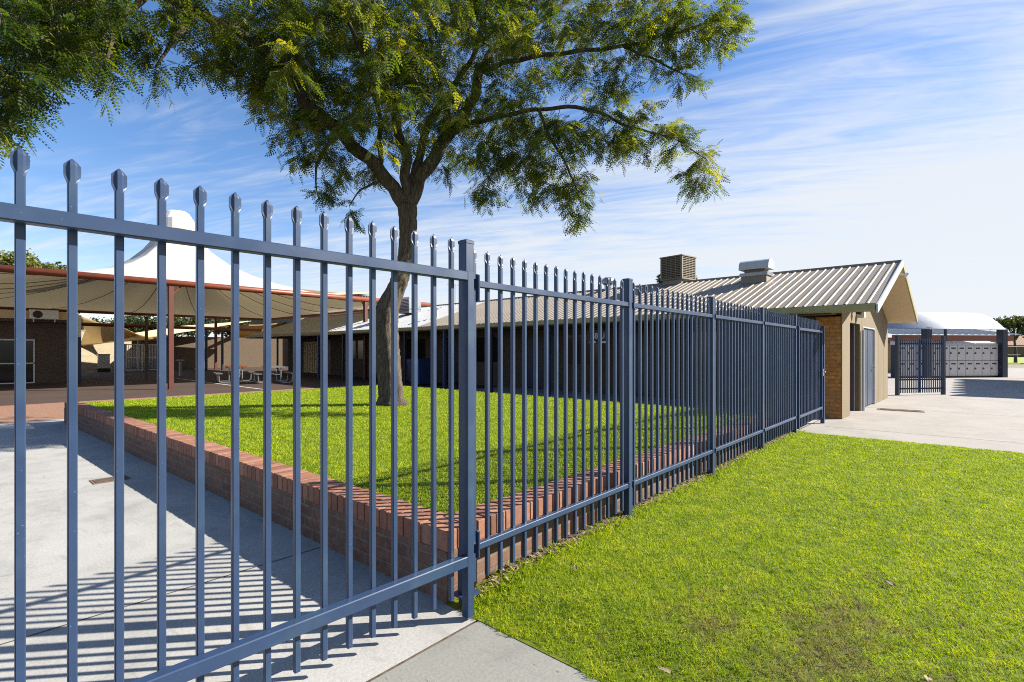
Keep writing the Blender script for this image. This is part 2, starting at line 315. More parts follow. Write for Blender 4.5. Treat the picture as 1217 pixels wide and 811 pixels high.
sheet('side_paving', [(9.62,2.3),(24,2.3),(24,14.2),(9.62,14.2)], -.002, MAT['concrete'])
def lawn_z(x, y):
    t = np.clip((np.asarray(x, float)-2.0)/.55, 0, 1); e = np.clip((10.36-np.asarray(x, float))/.5, 0, 1)
    return .003 + .052*t*t*(3-2*t)*(.35+.65*e) + .006*np.sin(x*2.1+y)*np.sin(y*1.7)*t
gx_ = np.concatenate([np.linspace(1.995, 2.7, 12), np.linspace(2.85, 10.31, 50)]); gy_ = np.linspace(-14, 2.30, 90); mb = MB()
mb.v = [(x, y, float(lawn_z(x, y))) for y in gy_ for x in gx_]; ng = len(gx_)
mb.f = [(j*ng+i, j*ng+i+1, (j+1)*ng+i+1, (j+1)*ng+i) for j in range(len(gy_)-1) for i in range(ng-1)]
tag(mb.build('front_lawn_soil', MAT['turf'], smooth=True), kind='structure')
sheet('fence_soil', [(2.45,2.20),(9.9,2.20),(9.9,2.29),(2.45,2.29)], .066, MAT['soil'])
sheet('concrete_path', [(10.3,-30),(60,-30),(60,14),(24.1,14),(24.1,2.28),(10.3,2.28)], 0, MAT['pathc'])
for i, x in enumerate((11.6, 16.2, 20.8)):
    tag(MB().quad((x,-30,.003),(x+.012,-30,.003),(x+.012,2,.003),(x,2,.003)).build('path_joint', MAT['soil']), kind='structure')
tag(MB().quad(*[(*p, .003) for p in [(-14,3.75),(1.98,3.65),(1.98,3.66),(-14,3.76)]]).build('entry_joint', MAT['soil']), kind='structure')
a_, b_ = ground(210,450), ground(312,463)
dv = (b_-a_).normalized().cross(Vector((0,0,1)))*.045
tag(MB().quad(a_-dv, a_+dv, b_+dv, b_-dv).build('white_ground_line', MAT['white']), kind='structure').location.z = .004
p0 = ground(131,570.5)
g = thing('drain_grate', (p0.x, p0.y, 0), 'small dark square drain grate set in the sunlit entry concrete', 'drain')
MB().box(-.17,.17,-.13,.13,.001,.006).build('frame', MAT['rust'], g)
mb = MB(); [mb.box(-.145,.145,y,y+.014,.006,.011) for y in np.linspace(-.105,.09,8)]; mb.build('grille', MAT['soil'], g)
g = thing('channel_drain', (*ground(1070,488)[:2], 0), 'long rusty channel drain set in the pale path outside the beige gable wall', 'drain')
gx = (ground(1092,490.5)-ground(1040,486)).length/2; g.rotation_euler.z = math.atan2(*(ground(1092,490)-ground(1040,487)).yx)
MB().box(-gx,gx,-.22,.22,.001,.008).build('frame', MAT['rust'], g); mb = MB(); [mb.box(x,x+.03,-.19,.19,.008,.012) for x in np.linspace(-gx+.04,gx-.07,40)]; mb.build('grille', MAT['rust'], g)
# ------------------------------------------------------------ planter wall and raised lawn
PH = .43
def wall_x(y): return 2.0 - .02*(y-2.28)
pw = thing('planter_wall', (2.0, 2.28, 0), 'low red brick retaining wall with a soldier course on top round the raised lawn', 'wall')
bt = PH-.125
T = .22; X1, Y1 = 9.62, 13.9
mb = MB(); xo = [0, X1-2.0]; yo = Y1-2.28; ln = -.02*yo
mb.prism([(0,0),(X1-2,0),(X1-2,T),(T,T)], 0, bt).prism([(0,0),(T,T),(T+ln,yo-T),(ln,yo)][::-1][::-1], 0, bt)
mb2 = MB(); mb2.prism([(0,0),(X1-2,0),(X1-2,T),(T,T)], 0, bt); mb2.prism([(T,T+.0),(T+ln,yo),(ln,yo),(0,0)], 0, bt); mb2.prism([(X1-2-T,T),(X1-2,T),(X1-2,yo),(X1-2-T,yo)], 0, PH-.05); mb2.prism([(T+ln,yo-T),(X1-2-T,yo-T),(X1-2-T,yo),(T+ln,yo)], 0, PH-.05)
mb2.build('brick_face', MAT['brickwall'], pw)
mb = MB(); mb.prism([(.006,.006),(X1-2-.006,.006),(X1-2,T-.006),(T,T-.006)], bt, PH-.006); mb.prism([(T-.006,T),(T+ln-.006,yo),(ln+.006,yo),(.006,.006)], bt, PH-.006)
mb.build('mortar', MAT['mortar'], pw)
mb = MB(); tint = []
def capb(cx, cy, ang, w=.0795, d=.23, z0=bt+.003, z1=PH):
    e = random.uniform(-.004, .004); z1 += random.uniform(-.003, .002); c, s_ = math.cos(ang+random.uniform(-.012,.012)), math.sin(ang)
    b = .0035; pl = [(-w/2+b,-d/2),(w/2-b,-d/2),(w/2,-d/2+b),(w/2,d/2-b),(w/2-b,d/2),(-w/2+b,d/2),(-w/2,d/2-b),(-w/2,-d/2+b)]
    def rt(p, q=1): return (cx+(p[0]*c-p[1]*s_)*q+0, cy+(p[0]*s_+p[1]*c)*q+e*0)
    r = [[(*rt(p), z0) for p in pl], [(*rt(p), z1-b) for p in pl], [(*rt((p[0]*.93, p[1]*.975)), z1) for p in pl]]
    n0 = len(mb.v); mb.loft(r); tint.extend([min(1, max(0, random.gauss(.5, .24)))]*(len(mb.v)-n0))
x = .04
while x < X1-2: capb(x, T/2, 0); x += .0865
y = T+.045+.01
while y < yo-.02: capb(T/2 - .02*y, y, R(90)); y += .0865
o = mb.build('capping', MAT['cap'], pw); at_ = o.data.attributes.new('tint', 'FLOAT', 'POINT'); at_.data.foreach_set('value', tint)
tag(MB().quad((2.2,2.49,PH-.045),(X1,2.49,PH-.045),(X1,Y1,PH-.045),(1.98,Y1,PH-.045)).build('raised_lawn_soil', MAT['turf']), kind='structure')
# ------------------------------------------------------------ grass blades
def in_view(x, y, m=60):
    rx = sF*x - cF*y; Z = cF*x + sF*y; px = CX + F*rx/np.maximum(Z, .05); py = HY + F*H/np.maximum(Z, .05)
    return (Z > .3) & (px > -m) & (px < 1217+m) & (py < 811+m*2), Z
def grass(name, x0, x1, y0, y1, z, n, label, hmul=1.0, edge=None):
    x = rng.uniform(x0, x1, n*4); y = rng.uniform(y0, y1, n*4); ok, Z = in_view(x, y)
    p = np.minimum(1, (2.6/np.maximum(Z, .5))**1.35); ok &= rng.random(len(x)) < p
    if edge: ok &= edge(x, y)
    x, y, Z = x[ok], y[ok], Z[ok]
    # tufts
    q = np.sin(x*31+np.sin(y*23)*2)*np.sin(y*37+np.sin(x*19)*2)
    q2 = np.sin(x*163+np.sin(y*131)*2.2)*np.sin(y*171+np.sin(x*127)*2.2); q = .25*q+.9*q2
    keep = rng.random(len(x)) < .5+.5*(q > -.2); x, y, Z, q = x[keep], y[keep], Z[keep], q[keep]
    print(name, len(x), 'blades'); m_ = len(x)
    w = .0021*np.maximum(1, Z/2.4)**.95*rng.uniform(.7, 1.3, m_); h = hmul*rng.uniform(.009, .021, m_)*(1+.4*q)*np.maximum(1, Z/5)**.12*(1+1.1*np.clip((y-2.0)/.12, 0, 1)*(name == 'front_lawn')*rng.uniform(.3, 1.2, m_))
    th = rng.uniform(0, 2*np.pi, m_); ta = rng.normal(.9, .7, m_)+rng.choice([0, np.pi], m_, p=[.7, .3]); le = rng.uniform(.2, 1.25, m_)*h
    z = np.full(m_, z) if not callable(z) else z(x, y)
    ax, ay = np.cos(th)*w/2, np.sin(th)*w/2; lx, ly = np.cos(ta)*le, np.sin(ta)*le
    V = np.empty((m_, 4, 3)); V[:,0] = np.c_[x-ax, y-ay, z]; V[:,1] = np.c_[x+ax, y+ay, z]
    V[:,2] = np.c_[x+lx*.5+ax*.7, y+ly*.5+ay*.7, z+h*.65]; V[:,3] = np.c_[x+lx, y+ly, z+h]
    t = np.repeat(np.clip(rng.normal(.5, .25, m_)+.16*q, 0, 1), 4)
    o = link(name, fast_mesh(name, V.reshape(-1, 3), 4, MAT['grass'], t)); return tag(o, label, 'grass', kind='stuff')
def fl_edge(x, y):
    jit = .035*np.sin(y*9)+.025*np.sin(y*23+1); jx = .03*np.sin(x*11)+.03*np.sin(x*27)
    return (x > 2.0+jit*.6) & (x < 10.31+jit) & (y < 2.20+jx+.12*np.sin(x*57+y*91)*np.sin(x*133))
grass('front_lawn', 1.95, 10.4, -8, 2.28, lawn_z, 620000, 'bright green mown lawn between the fence and the pale path, worn brown near the camera', 1.0, fl_edge)
grass('raised_lawn', 1.95, X1+.02, 2.47, Y1+.02, PH-.045, 420000, 'bright green mown lawn inside the brick planter wall', 1.15, lambda x, y: x > 2.17-.02*(y-2.28))
# weeds and litter along the fence foot
x = rng.uniform(2.1, 9.8, 1500); y = 2.19+rng.normal(0, .035, 1500); y = np.clip(y, 2.10, 2.27); V = []
for xx, yy in zip(x, y):
    a1, b1, s1 = rng.uniform(0, 6.28), rng.uniform(-.5, .5), rng.uniform(.006, .020); d = Vector((math.cos(a1), math.sin(a1), b1))*s1; e = Vector((-math.sin(a1), math.cos(a1), rng.uniform(-.4,.4)))*s1*.45; c = Vector((xx, yy, .080 if xx > 2.45 else .02+.06*max(0, (xx-2.02)/.43)))
    V += [c-d, c-e, c+d, c+e]
tag(link('leaf_litter', fast_mesh('leaf_litter', np.array(V), 4, MAT['leaflitter'])), 'dry leaf litter along the foot of the blue fence', 'leaf litter', kind='stuff')
for (px, py, s, lab) in ((684,675,.03,'small pale dry leaf lying in the middle of the front lawn'), (1058,693,.035,'grey dry leaf on the right of the front lawn'), (790,797,.045,'large pale dry leaf at the worn bottom edge of the lawn'), (1103,807,.035,'grey leaf at the lower right corner of the lawn'), (925,676,.025,'small dry leaf on the front lawn short of the grey one')):
    c = ground(px, py, .085); a1 = random.uniform(0, 6.28)
    mb = MB(); n = 9; up = []; lo = []
    for i in range(n):
        t = i/(n-1); w = s*.42*math.sin(math.pi*min(1, t*1.02))**.8; up.append((t*2*s-s, w, .006*math.sin(t*5)+.006)); lo.append((t*2*s-s, -w, .006*math.cos(t*4)+.004))
    mid = [(t[0], 0, t[2]-.006) for t in up]
    mb.add(up+mid+lo, [(i, i+1, n+i+1, n+i) for i in range(n-1)] + [(n+i, n+i+1, 2*n+i+1, 2*n+i) for i in range(n-1)])
    o = mb.build('fallen_leaf', MAT['leaflitter']); o.location = c; o.rotation_euler.z = a1; tag(o, lab, 'leaf', 'fallen leaves on the front lawn')
# ------------------------------------------------------------ fence
def picket_mesh(z0, tip, name='picket'):
    mb = MB(); h = .0125; b = .003
    sh = [(-h+b,-h),(-.004,-h),(.004,-h),(h-b,-h),(h,-h+b),(h,h-b),(h-b,h),(.004,h),(-.004,h),(-h+b,h),(-h,h-b),(-h,-h+b)]
    def ring(z, wx, gy, ry, wy):     # wing half width, groove depth, ridge depth, wing half thickness
        return [(-wx*.62,-gy),(-.006,-ry),(.006,-ry),(wx*.62,-gy),(wx,-wy),(wx,wy),(wx*.62,gy),(.006,ry),(-.006,ry),(-wx*.62,gy),(-wx,wy),(-wx,-wy)], z
    r = [[(*p, z0) for p in sh], [(*p, tip-.080) for p in sh]]
    for (wx, gy, ry, wy, dz) in ((.0150,.009,.0125,.0075,.070),(.0205,.0045,.012,.0045,.058),(.0218,.0035,.012,.0032,.050),(.0218,.0032,.012,.0030,.020)):
        q, z = ring(tip-dz, wx, gy, ry, wy); r.append([(*p, z) for p in q])
    q, z = ring(tip-.007, .011, .0028, .008, .0025); r.append([(*p, z) for p in q]); r.append([(p[0]*.12, p[1]*.35, tip+.002) for p in q])
    mb.loft(r); return mb.mesh(name, MAT['steel'], uv=False)
pm = picket_mesh(.13, 2.10)
fence = thing('boundary_fence', (2.0, 2.13, 0), 'long blue-grey steel picket fence on square posts beside the raised lawn', 'fence')
PAN = 1.972; capm = None; postm = None
def cap_mesh(w, z):
    mb = MB(); h = w/2
    def sq(a, z): b=.004; return [(-a+b,-a,z),(a-b,-a,z),(a,-a+b,z),(a,a-b,z),(a-b,a,z),(-a+b,a,z),(-a,a-b,z),(-a,-a+b,z)]
    mb.loft([sq(h+.003,z-.02), sq(h+.003,z-.004), sq(h*.8,z+.002)]); return mb.mesh('cap', MAT['steel'], uv=False)
pw_ = .066
postm = MB().cbox(-pw_/2,pw_/2,-pw_/2,pw_/2,0,2.11).mesh('post', MAT['steel'], uv=False); capm = cap_mesh(pw_, 2.12)
npk = 17
for i in range(5):
    xp = .012 + i*PAN + (0 if i else .048)
    po = link('post', postm, fence)
    bp = MB().cbox(-.065,.065,-.055,.055,.05,.062,.004).build('base_plate', MAT['steel'], po, uv=False)
    po = po; po.location = (xp, .045, 0 if i else .022); cp = link('cap', capm, po)
for i in range(4):
    xa = .012+i*PAN+pw_/2+(0 if i else .048); xb = .012+(i+1)*PAN-pw_/2
    for zc, nm in ((1.893, 'rail'), (.337, 'rail')):
        MB().cbox(xa+.012, xb-.012, .006, .043, zc-.019, zc+.019, .003, 'x').build('rail', MAT['steel'], fence, uv=False)
        for xe in (xa, xb-.014): MB().box(xe, xe+.014, .000, .050, zc-.026, zc+.026).build('bracket', MAT['steel'], fence, uv=False)
    for j in range(16):
        o = link('picket', pm, fence); o.location = (xb - (xb-(.012+i*PAN+pw_/2))*(16.2-(j+.62))/16.2 + random.uniform(-.0015,.0015), .030+.0125, random.uniform(-.003,.003))
        o.rotation_euler.z = random.uniform(-.02, .02)
# hinge plates beside the first post
for zc in (1.86, .36):
    mb = MB(); mb.box(.096,.108,-.012,.004,zc-.075,zc+.085); mb.tube([(.102,-.016,zc-.07),(.102,-.016,zc+.08)], .008, 10); mb.build('hinge_plate', MAT['steel'], fence, uv=False)
# big gate
gate = thing('entrance_gate', (1.992, 2.06, 0), 'large blue-grey picket gate closing the wide concrete entry in the foreground', 'gate', rz=-R(2.2))
pg = picket_mesh(.125, 2.118)
GL = 3.3
mb = MB(); mb.cbox(-.05, 0, -.025, .025, .02, 1.935, .004); mb.build('stile', MAT['steel'], gate, uv=False)
mb = MB(); mb.cbox(-GL, -GL+.05, -.025, .025, .06, 1.935, .004); mb.build('stile', MAT['steel'], gate, uv=False)
mb = MB(); mb.cbox(-GL+.05, -.05, -.025, .025, 1.885, 1.935, .004, 'x'); mb.build('rail', MAT['steel'], gate, uv=False)
mb = MB(); mb.cbox(-GL+.05, -.05, -.025, .025, .305, .362, .004, 'x'); mb.build('rail', MAT['steel'], gate, uv=False)
for j in range(27):
    x = -.115 - j*.1219
    if x < -GL+.07: break
    o = link('picket', pg, gate); o.location = (x, .025+.0125, random.uniform(-.002,.002)); o.rotation_euler.z = random.uniform(-.015,.015)
# pedestrian gate with sheet backing
sg = thing('pedestrian_gate', (2.0+4*PAN+.115, 2.13, 0), 'sheet-backed blue-grey pedestrian gate between the last fence post and the orange brick pier', 'gate')
GW = 2.02; GZ = .04
MB().cbox(0,.05,-.01,.035,.12,1.93,.004).build('stile', MAT['steel'], sg, uv=False); MB().cbox(GW-.05,GW,-.01,.035,.12,1.93,.004).build('stile', MAT['steel'], sg, uv=False)
for z in (1.875, .325): MB().cbox(.05,GW-.05,-.012,.032,z-.022,z+.022,.003,'x').build('rail', MAT['steel'], sg, uv=False)
for j in range(16):
    o = link('picket', pm, sg); o.location = (.13+j*.117, .048, 0)
MB().box(.05,GW-.05,.062,.065,.14,1.88).build('backing_sheet', MAT['sheet'], sg, uv=False)
lk = MB().box(GW-.09,GW-.02,-.03,-.008,.98,1.12).build('lock_box', MAT['galv'], sg, uv=False)
MB().tube([(GW-.05,-.03,1.07),(GW-.05,-.065,1.07),(GW-.13,-.068,1.05)], .009, 8).build('handle', MAT['galv'], lk, uv=False)
MB().cbox(GW+.02,GW+.085,-.03,.04,0,2.0,.004).build('post', MAT['steel'], sg, uv=False)
# ------------------------------------------------------------ main building (axes: g across the roof, l along it)
TH = R(-1.8); BC = ground(1000.9, 498.5)
bld = thing('school_building', (BC.x, BC.y, 0), 'long low building with beige ribbed roof, tan gable end and shaded veranda behind the fence', 'building', rz=TH)
# local x = across (g), local y = along (l); corner of the wall at the origin
def loc(p):
    d = Vector((p[0]-BC.x, p[1]-BC.y)); c, s_ = math.cos(-TH), math.sin(-TH); return Vector((d.x*c-d.y*s_, d.x*s_+d.y*c))
E = loc(at(1042, 362, 10.18)); EZ = 2.43
ex, ey = E.x, E.y; WD = 7.44; LEN = 34.0; rx_, rz_ = ex+WD*.53, 3.77; fx = ex+WD; fz = 2.50
print('eave local', ex, ey)
def ribroof(mb, xa, za, xb, zb, y0, y1, pitch=.19, th=.03):
    n = int((y1-y0)/pitch); dx = Vector((xb-xa, 0, zb-za)); nrm = Vector((-(zb-za), 0, xb-xa)).normalized()
    if nrm.z < 0: nrm = -nrm
    prof = []
    for i in range(n):
        y = y0+i*pitch; prof += [(y, 0), (y+pitch-.062, 0), (y+pitch-.044, .019), (y+pitch-.018, .019)]
    prof.append((y0+n*pitch, 0))
    A = [Vector((xa, y, za))+nrm*h for y, h in prof]; B = [Vector((xb, y, zb))+nrm*h for y, h in prof]; m_ = len(prof)
    mb.add(A+B, [(i, i+1, m_+i+1, m_+i) if xb > xa else (i+1, i, m_+i, m_+i+1) for i in range(m_-1)])
    C = [Vector((xa, y0, za))-nrm*th, Vector((xa, y1, za))-nrm*th, Vector((xb, y1, zb))-nrm*th, Vector((xb, y0, zb))-nrm*th]
    mb.add(C, [(0,1,2,3)])
Ysw = ey + 15.2
mb = MB(); ribroof(mb, ex-.02, EZ+.01, rx_, rz_, ey, Ysw); ribroof(mb, fx+.02, fz+.01, rx_, rz_, ey, Ysw); mb.build('roof', MAT['roof'], bld)
mb = MB(); ribroof(mb, ex-.02, EZ+.01, rx_, rz_, Ysw, ey+LEN); ribroof(mb, fx+.02, fz+.01, rx_, rz_, Ysw, ey+LEN); tag(mb.build('roof', MAT['roofpale'], bld), 'paler grey far section of the roof')
mb = MB(); mb.tube([(rx_, ey-.01, rz_+.01), (rx_, ey+LEN, rz_+.01)], .045, 8); mb.build('ridge_cap', MAT['roof'], bld)
# gutters with a rolled lip
def gutter(xg, zt, sgn):
    mb = MB(); pr = [(0,0),(-.01*sgn,-.02),(-.115*sgn,-.02),(-.125*sgn,.0),(-.13*sgn,-.012),(-.125*sgn,-.125),(-.09*sgn,-.15),(0,-.15)]
    rr = [[(xg+p[0], y, zt+p[1]) for p in pr] for y in (ey+.012, ey+LEN)]
    if sgn > 0: rr = [r[::-1] for r in rr]
    mb.loft(rr); mb.build('gutter', MAT['gutter'], bld)
gutter(ex+.02, EZ+.012, 1); gutter(fx-.02, fz+.012, -1)
# barge boards, gable soffit, eave soffits
def slab(mb, p, q, y0, y1, t0, t1):   # slope-following board from p=(x,z) to q, thickness t0..t1 below
    mb.add([(p[0],y0,p[1]-t0),(q[0],y0,q[1]-t0),(q[0],y0,q[1]-t1),(p[0],y0,p[1]-t1),(p[0],y1,p[1]-t0),(q[0],y1,q[1]-t0),(q[0],y1,q[1]-t1),(p[0],y1,p[1]-t1)],
           [(0,1,2,3),(7,6,5,4),(0,4,5,1),(1,5,6,2),(2,6,7,3),(3,7,4,0)])
mb = MB(); slab(mb, (ex-.10,EZ-.02), (rx_,rz_+.045), ey-.035, ey-.005, -.01, .17); mb.build('barge_board', MAT['barge'], bld)
mb = MB(); slab(mb, (fx+.10,fz-.02), (rx_,rz_+.045), ey-.035, ey-.005, -.01, .17); mb.build('barge_board', MAT['gutter'], bld)
wy0 = 0.0                              # gable wall face at local y = 0; the roof oversails it
mb = MB(); slab(mb, (ex+.02,EZ-.06), (rx_,rz_-.04), ey-.003, wy0+.1, .07, .09); slab(mb, (fx-.02,fz-.06), (rx_,rz_-.04), ey-.003, wy0+.1, .07, .09); mb.build('gable_soffit', MAT['soffit'], bld)
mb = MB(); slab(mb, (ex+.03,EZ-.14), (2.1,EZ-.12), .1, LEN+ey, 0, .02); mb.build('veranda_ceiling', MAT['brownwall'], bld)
# gable wall with the recessed opening between s=.83 and s=2.07
WS = 6.75
def top(x): 
    return (EZ-.14+(rz_-EZ)*(x-ex)/(rx_-ex) if x < rx_ else fz-.14+(rz_-fz)*(fx-x)/(fx-rx_)) - .0
def gw(mb, xs, z0, y0=0, y1=.14):
    n = len(xs); pts = [(x, top(x)) for x in xs]
    poly = [(xs[0], z0)] + [(xs[-1], z0)] + [(x, z) for x, z in pts[::-1]]
    A = [(x, y0, z) for x, z in poly]; B = [(x, y1, z) for x, z in poly]; m_ = len(poly)
    mb.add(A+B, [tuple(range(m_)), tuple(range(2*m_-1, m_-1, -1))] + [((i+1) % m_, i, i+m_, (i+1) % m_+m_) for i in range(m_)])
mb = MB(); gw(mb, [0,.83], 0, 0, .022); gw(mb, [2.07,2.45], 0); gw(mb, [4.25,rx_ if 4.25 < rx_ < WS else 5, WS] if rx_ > 4.25 else [4.25, WS], 0)
if rx_ <= 4.25: gw(mb, [2.45, rx_, 4.25], 2.09)
else: gw(mb, [2.45, 4.25], 2.09)
gw(mb, [.83, 2.07], 2.14)
mb.box(WS-.14, WS, .14, LEN+ey-.3, 0, 2.3); mb.build('gable_wall', MAT['tan'], bld)
for xj in (2.26, 4.95, 5.9):
    MB().box(xj, xj+.006, -.002, .001, 0, top(xj)-.02).build('wall_joint', MAT['soil'], bld)
# orange brick pier behind the rendered face
mb = MB(); mb.box(.004, .82, .024, .50, 0, 2.24); mb.build('brick_pier', MAT['orangebrick'], bld)
# front skin of the side wall of the veranda passage, doors
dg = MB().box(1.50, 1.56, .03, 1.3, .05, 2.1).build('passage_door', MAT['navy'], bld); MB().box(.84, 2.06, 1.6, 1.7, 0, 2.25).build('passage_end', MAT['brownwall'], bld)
dr = MB().box(2.47, 4.23, .03, .07, .04, 2.07).build('door', MAT['sheet'], bld); tag(dr, 'wide blue steel door in the tan gable wall')
MB().box(3.34,3.352,.024,.031,.05,2.06).build('door_joint', MAT['black'], dr)
fr = MB(); fr.box(2.45,2.475,-.012,.10,0,2.10).box(4.225,4.25,-.012,.10,0,2.10).box(2.475,4.225,-.012,.10,2.073,2.10); fr.build('door_frame', MAT['barge'], dr)
mb = MB(); mb.tube([(4.08,.03,1.02),(4.08,-.05,1.02),(3.94,-.055,1.02)], .014, 8); mb.box(4.05,4.11,.015,.03,.92,1.12); mb.build('handle', MAT['galv'], dr)
mb = MB(); mb.tube([(2.2,-.05,.0),(2.2,-.05,2.0)], .035, 8); mb.build('downpipe', MAT['barge'], bld)
# small lamp under the gable and a flood light
sl = MB(); sl.box(1.62,1.76,-.16,-.002,2.28,2.42); sl.build('wall_lamp', MAT['white'], bld)
mb = MB(); mb.tube([(1.2,-.03,2.42),(1.2,-.14,2.46)], .02, 6); mb.tube([(1.2,-.10,2.34),(1.2,-.16,2.50)], .06, 10); mb.build('flood_lamp', MAT['black'], bld)
mb = MB(); mb.tube([(rx_-.9, ey-.03, rz_-.42),(rx_-.9, ey-.16, rz_-.44)], .018, 6); mb.tube([(rx_-.98, ey-.2, rz_-.44),(rx_-.78, ey-.14, rz_-.47)], .035, 8); mb.build('gable_lamp', MAT['white'], bld)
# long veranda wall
VX = 2.07
mb = MB(); 
wins = [(3.2,4.4,'w'),(5.6,6.6,'d'),(7.6,9.2,'w'),(10.2,11.1,'d'),(12.4,14.0,'w'),(15,16,'d'),(17.5,19.2,'w'),(20.4,21.4,'d'),(23,25,'w'),(27,28,'d')]
ys = .14
for (y0, y1, t) in wins + [(LEN+ey-.3, LEN+ey-.3, 'e')]:
    mb.box(VX, VX+.15, ys, y0, 0, 2.35)
    if t == 'w': mb.box(VX, VX+.15, y0, y1, 0, .95); mb.box(VX, VX+.15, y0, y1, 2.1, 2.35)
    if t == 'd': mb.box(VX, VX+.15, y0, y1, 2.1, 2.35)
    ys = y1
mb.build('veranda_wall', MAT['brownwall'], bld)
for (y0, y1, t) in wins:
    z0 = .95 if t == 'w' else .03
    o = MB().box(VX+.07, VX+.08, y0+.05, y1-.05, z0+.05, 2.05).build('window' if t == 'w' else 'veranda_door', MAT['glass'] if t == 'w' else MAT['navy'], bld)
    fm = MB().box(VX+.02,VX+.10,y0,y0+.05,z0,2.1).box(VX+.02,VX+.10,y1-.05,y1,z0,2.1).box(VX+.02,VX+.10,y0+.05,y1-.05,2.05,2.1).box(VX+.02,VX+.10,y0+.05,y1-.05,z0,z0+.05)
    if t == 'w': fm.box(VX+.03,VX+.09,(y0+y1)/2-.02,(y0+y1)/2+.02,z0+.05,2.05)
    fm.build('frame', MAT['brownwall'] if t == 'w' else MAT['navy'], o)
for i, yv in enumerate((2.6, 5.2, 7.8, 10.4, 13.0, 15.6, 18.2, 20.8, 23.4, 26.0, 28.6)):
    MB().cbox(ex+.10, ex+.19, yv, yv+.09, 0, EZ-.15, .004).build('veranda_post', MAT['navy'] if i % 2 else MAT['blue'], bld)
yd0, yd1 = [ (lambda px: next(loc(at(px, 400, Z)).y for Z in np.arange(8, 60, .02) if loc(at(px, 400, Z)).x >= VX-.05))(px) for px in (379, 361) ]
pd = MB().box(VX-.05, VX-.02, yd0, yd1, .06, 2.05).build('slatted_door', MAT['soffit'], bld); mb = MB()
for q in np.linspace(yd0+.1, yd1-.1, 9): mb.box(VX-.056, VX-.051, q, q+.05, .1, 2.0)
mb.build('slat_gaps', MAT['soil'], pd)
# notice sign under the veranda: the few white characters visible between the pickets
sp_ = loc(at(711, 402, 12.6*1.07)); ysg = None
def hit(px, xl):                       # where the line of sight of a pixel meets the veranda plane local x = xl
    for Z in np.arange(8, 60, .02):
        q = loc(at(px, 400, Z))
        if q.x >= xl: return q.y, Z
yb, Zb = hit(711, ex+.35)
sign = thing('hanging_sign', tuple(bld.matrix_basis @ Vector((ex+.35, yb, 0))), 'small dark sign with white lettering hanging under the veranda roof', 'sign', rz=TH)
zt = H+(HY-393)/F*Zb; zb_ = H+(HY-409)/F*Zb
MB().box(0,.03,-.40,.40,zb_,zt).build('board', MAT['black'], sign)
MB().tube([(.015,-.3,zt),(.015,-.3,2.31)], .006, 6).build('hanger', MAT['galv'], sign); MB().tube([(.015,.3,zt),(.015,.3,2.31)], .006, 6).build('hanger', MAT['galv'], sign)
cu = bpy.data.curves.new('lettering', 'FONT'); cu.body = '88 U'; cu.size = .24; cu.extrude = .003; cu.align_x = 'CENTER'
to = bpy.data.objects.new('lettering_text', cu); me = None
dg_ = bpy.context.evaluated_depsgraph_get(); S.collection.objects.link(to); dg_.update(); me = bpy.data.meshes.new_from_object(to.evaluated_get(dg_)); bpy.data.objects.remove(to)
me.materials.clear(); me.materials.append(MAT['white']); o = link('lettering', me, sign); o.location = (-.005, 0, (zt+zb_)/2-.04); o.rotation_euler = (R(90), 0, R(-90))
MB().box(-.004,0,-.30,-.05,zb_+.03,zb_+.075).box(-.004,0,.08,.30,zb_+.03,zb_+.075).build('underline', MAT['white'], sign)
# blue bin against the veranda
def veranda_pt(px, xl): y_, Z_ = hit(px, xl); return tuple(bld.matrix_basis @ Vector((xl, y_, 0)))
bn = thing('wheelie_bin', veranda_pt(500, ex+.9), 'dark blue bin in the shade of the veranda right of the tree trunk', 'bin', rz=TH)
MB().loft([[(-a,-b,z),(a,-b,z),(a,b,z),(-a,b,z)] for a, b, z in ((.30,.32,.08),(.40,.42,1.05))]).build('body', MAT['blue'], bn)
MB().loft([[(-a,-b,z),(a,-b,z),(a,b,z),(-a,b,z)] for a, b, z in ((.43,.45,1.05),(.43,.45,1.10),(.3,.32,1.16))]).build('lid', MAT['blue'], bn)
for s_ in (-.3,.3): MB().tube([(.42,s_-.03,.11),(.42,s_+.03,.11)], .11, 12).build('wheel', MAT['black'], bn)
# rooftop things
def roof_pt(px, f_, side=0):          # f_: 0 at the eave, 1 at the ridge
    xl = ex+(rx_-ex)*f_
    for Z in np.arange(8, 60, .01):
        q = loc(at(px, 400, Z))
        if q.x >= xl: break
    return bld.matrix_basis @ Vector((xl, q.y, EZ+(rz_-EZ)*f_+.03))
p = roof_pt(806, 1.06); ev = thing('evaporative_cooler', (p.x, p.y, rz_), 'boxy brown louvred evaporative cooler on the roof ridge', 'cooler', rz=TH-R(8)); ev.scale = (1, 1, .90)
MB().box(-.36,.36,-.36,.36,-.25,.12).build('base', MAT['roof'], ev)
MB().box(-.43,.43,-.43,.43,.12,.17).box(-.44,.44,-.44,.44,.97,1.01).box(-.42,-.36,-.42,-.36,.17,.97).box(.36,.42,-.42,-.36,.17,.97).box(-.42,-.36,.36,.42,.17,.97).box(.36,.42,.36,.42,.17,.97).build('housing', MAT['coolerbody'], ev)
MB().box(-.38,.38,-.38,.38,.17,.97).build('pad', MAT['coolerpad'], ev)
mb = MB()
for z in np.arange(.20, .95, .065):
    for (a0,a1,b0,b1) in ((-.36,.36,-.415,-.385),(-.36,.36,.385,.415),(-.415,-.385,-.36,.36),(.385,.415,-.36,.36)): mb.box(a0,a1,b0,b1,z,z+.026)
for x in (-.18,0,.18):
    mb.box(x-.01,x+.01,-.42,-.384,.17,.97); mb.box(-.42,-.384,x-.01,x+.01,.17,.97)
mb.build('louvre', MAT['coolerbody'], ev)
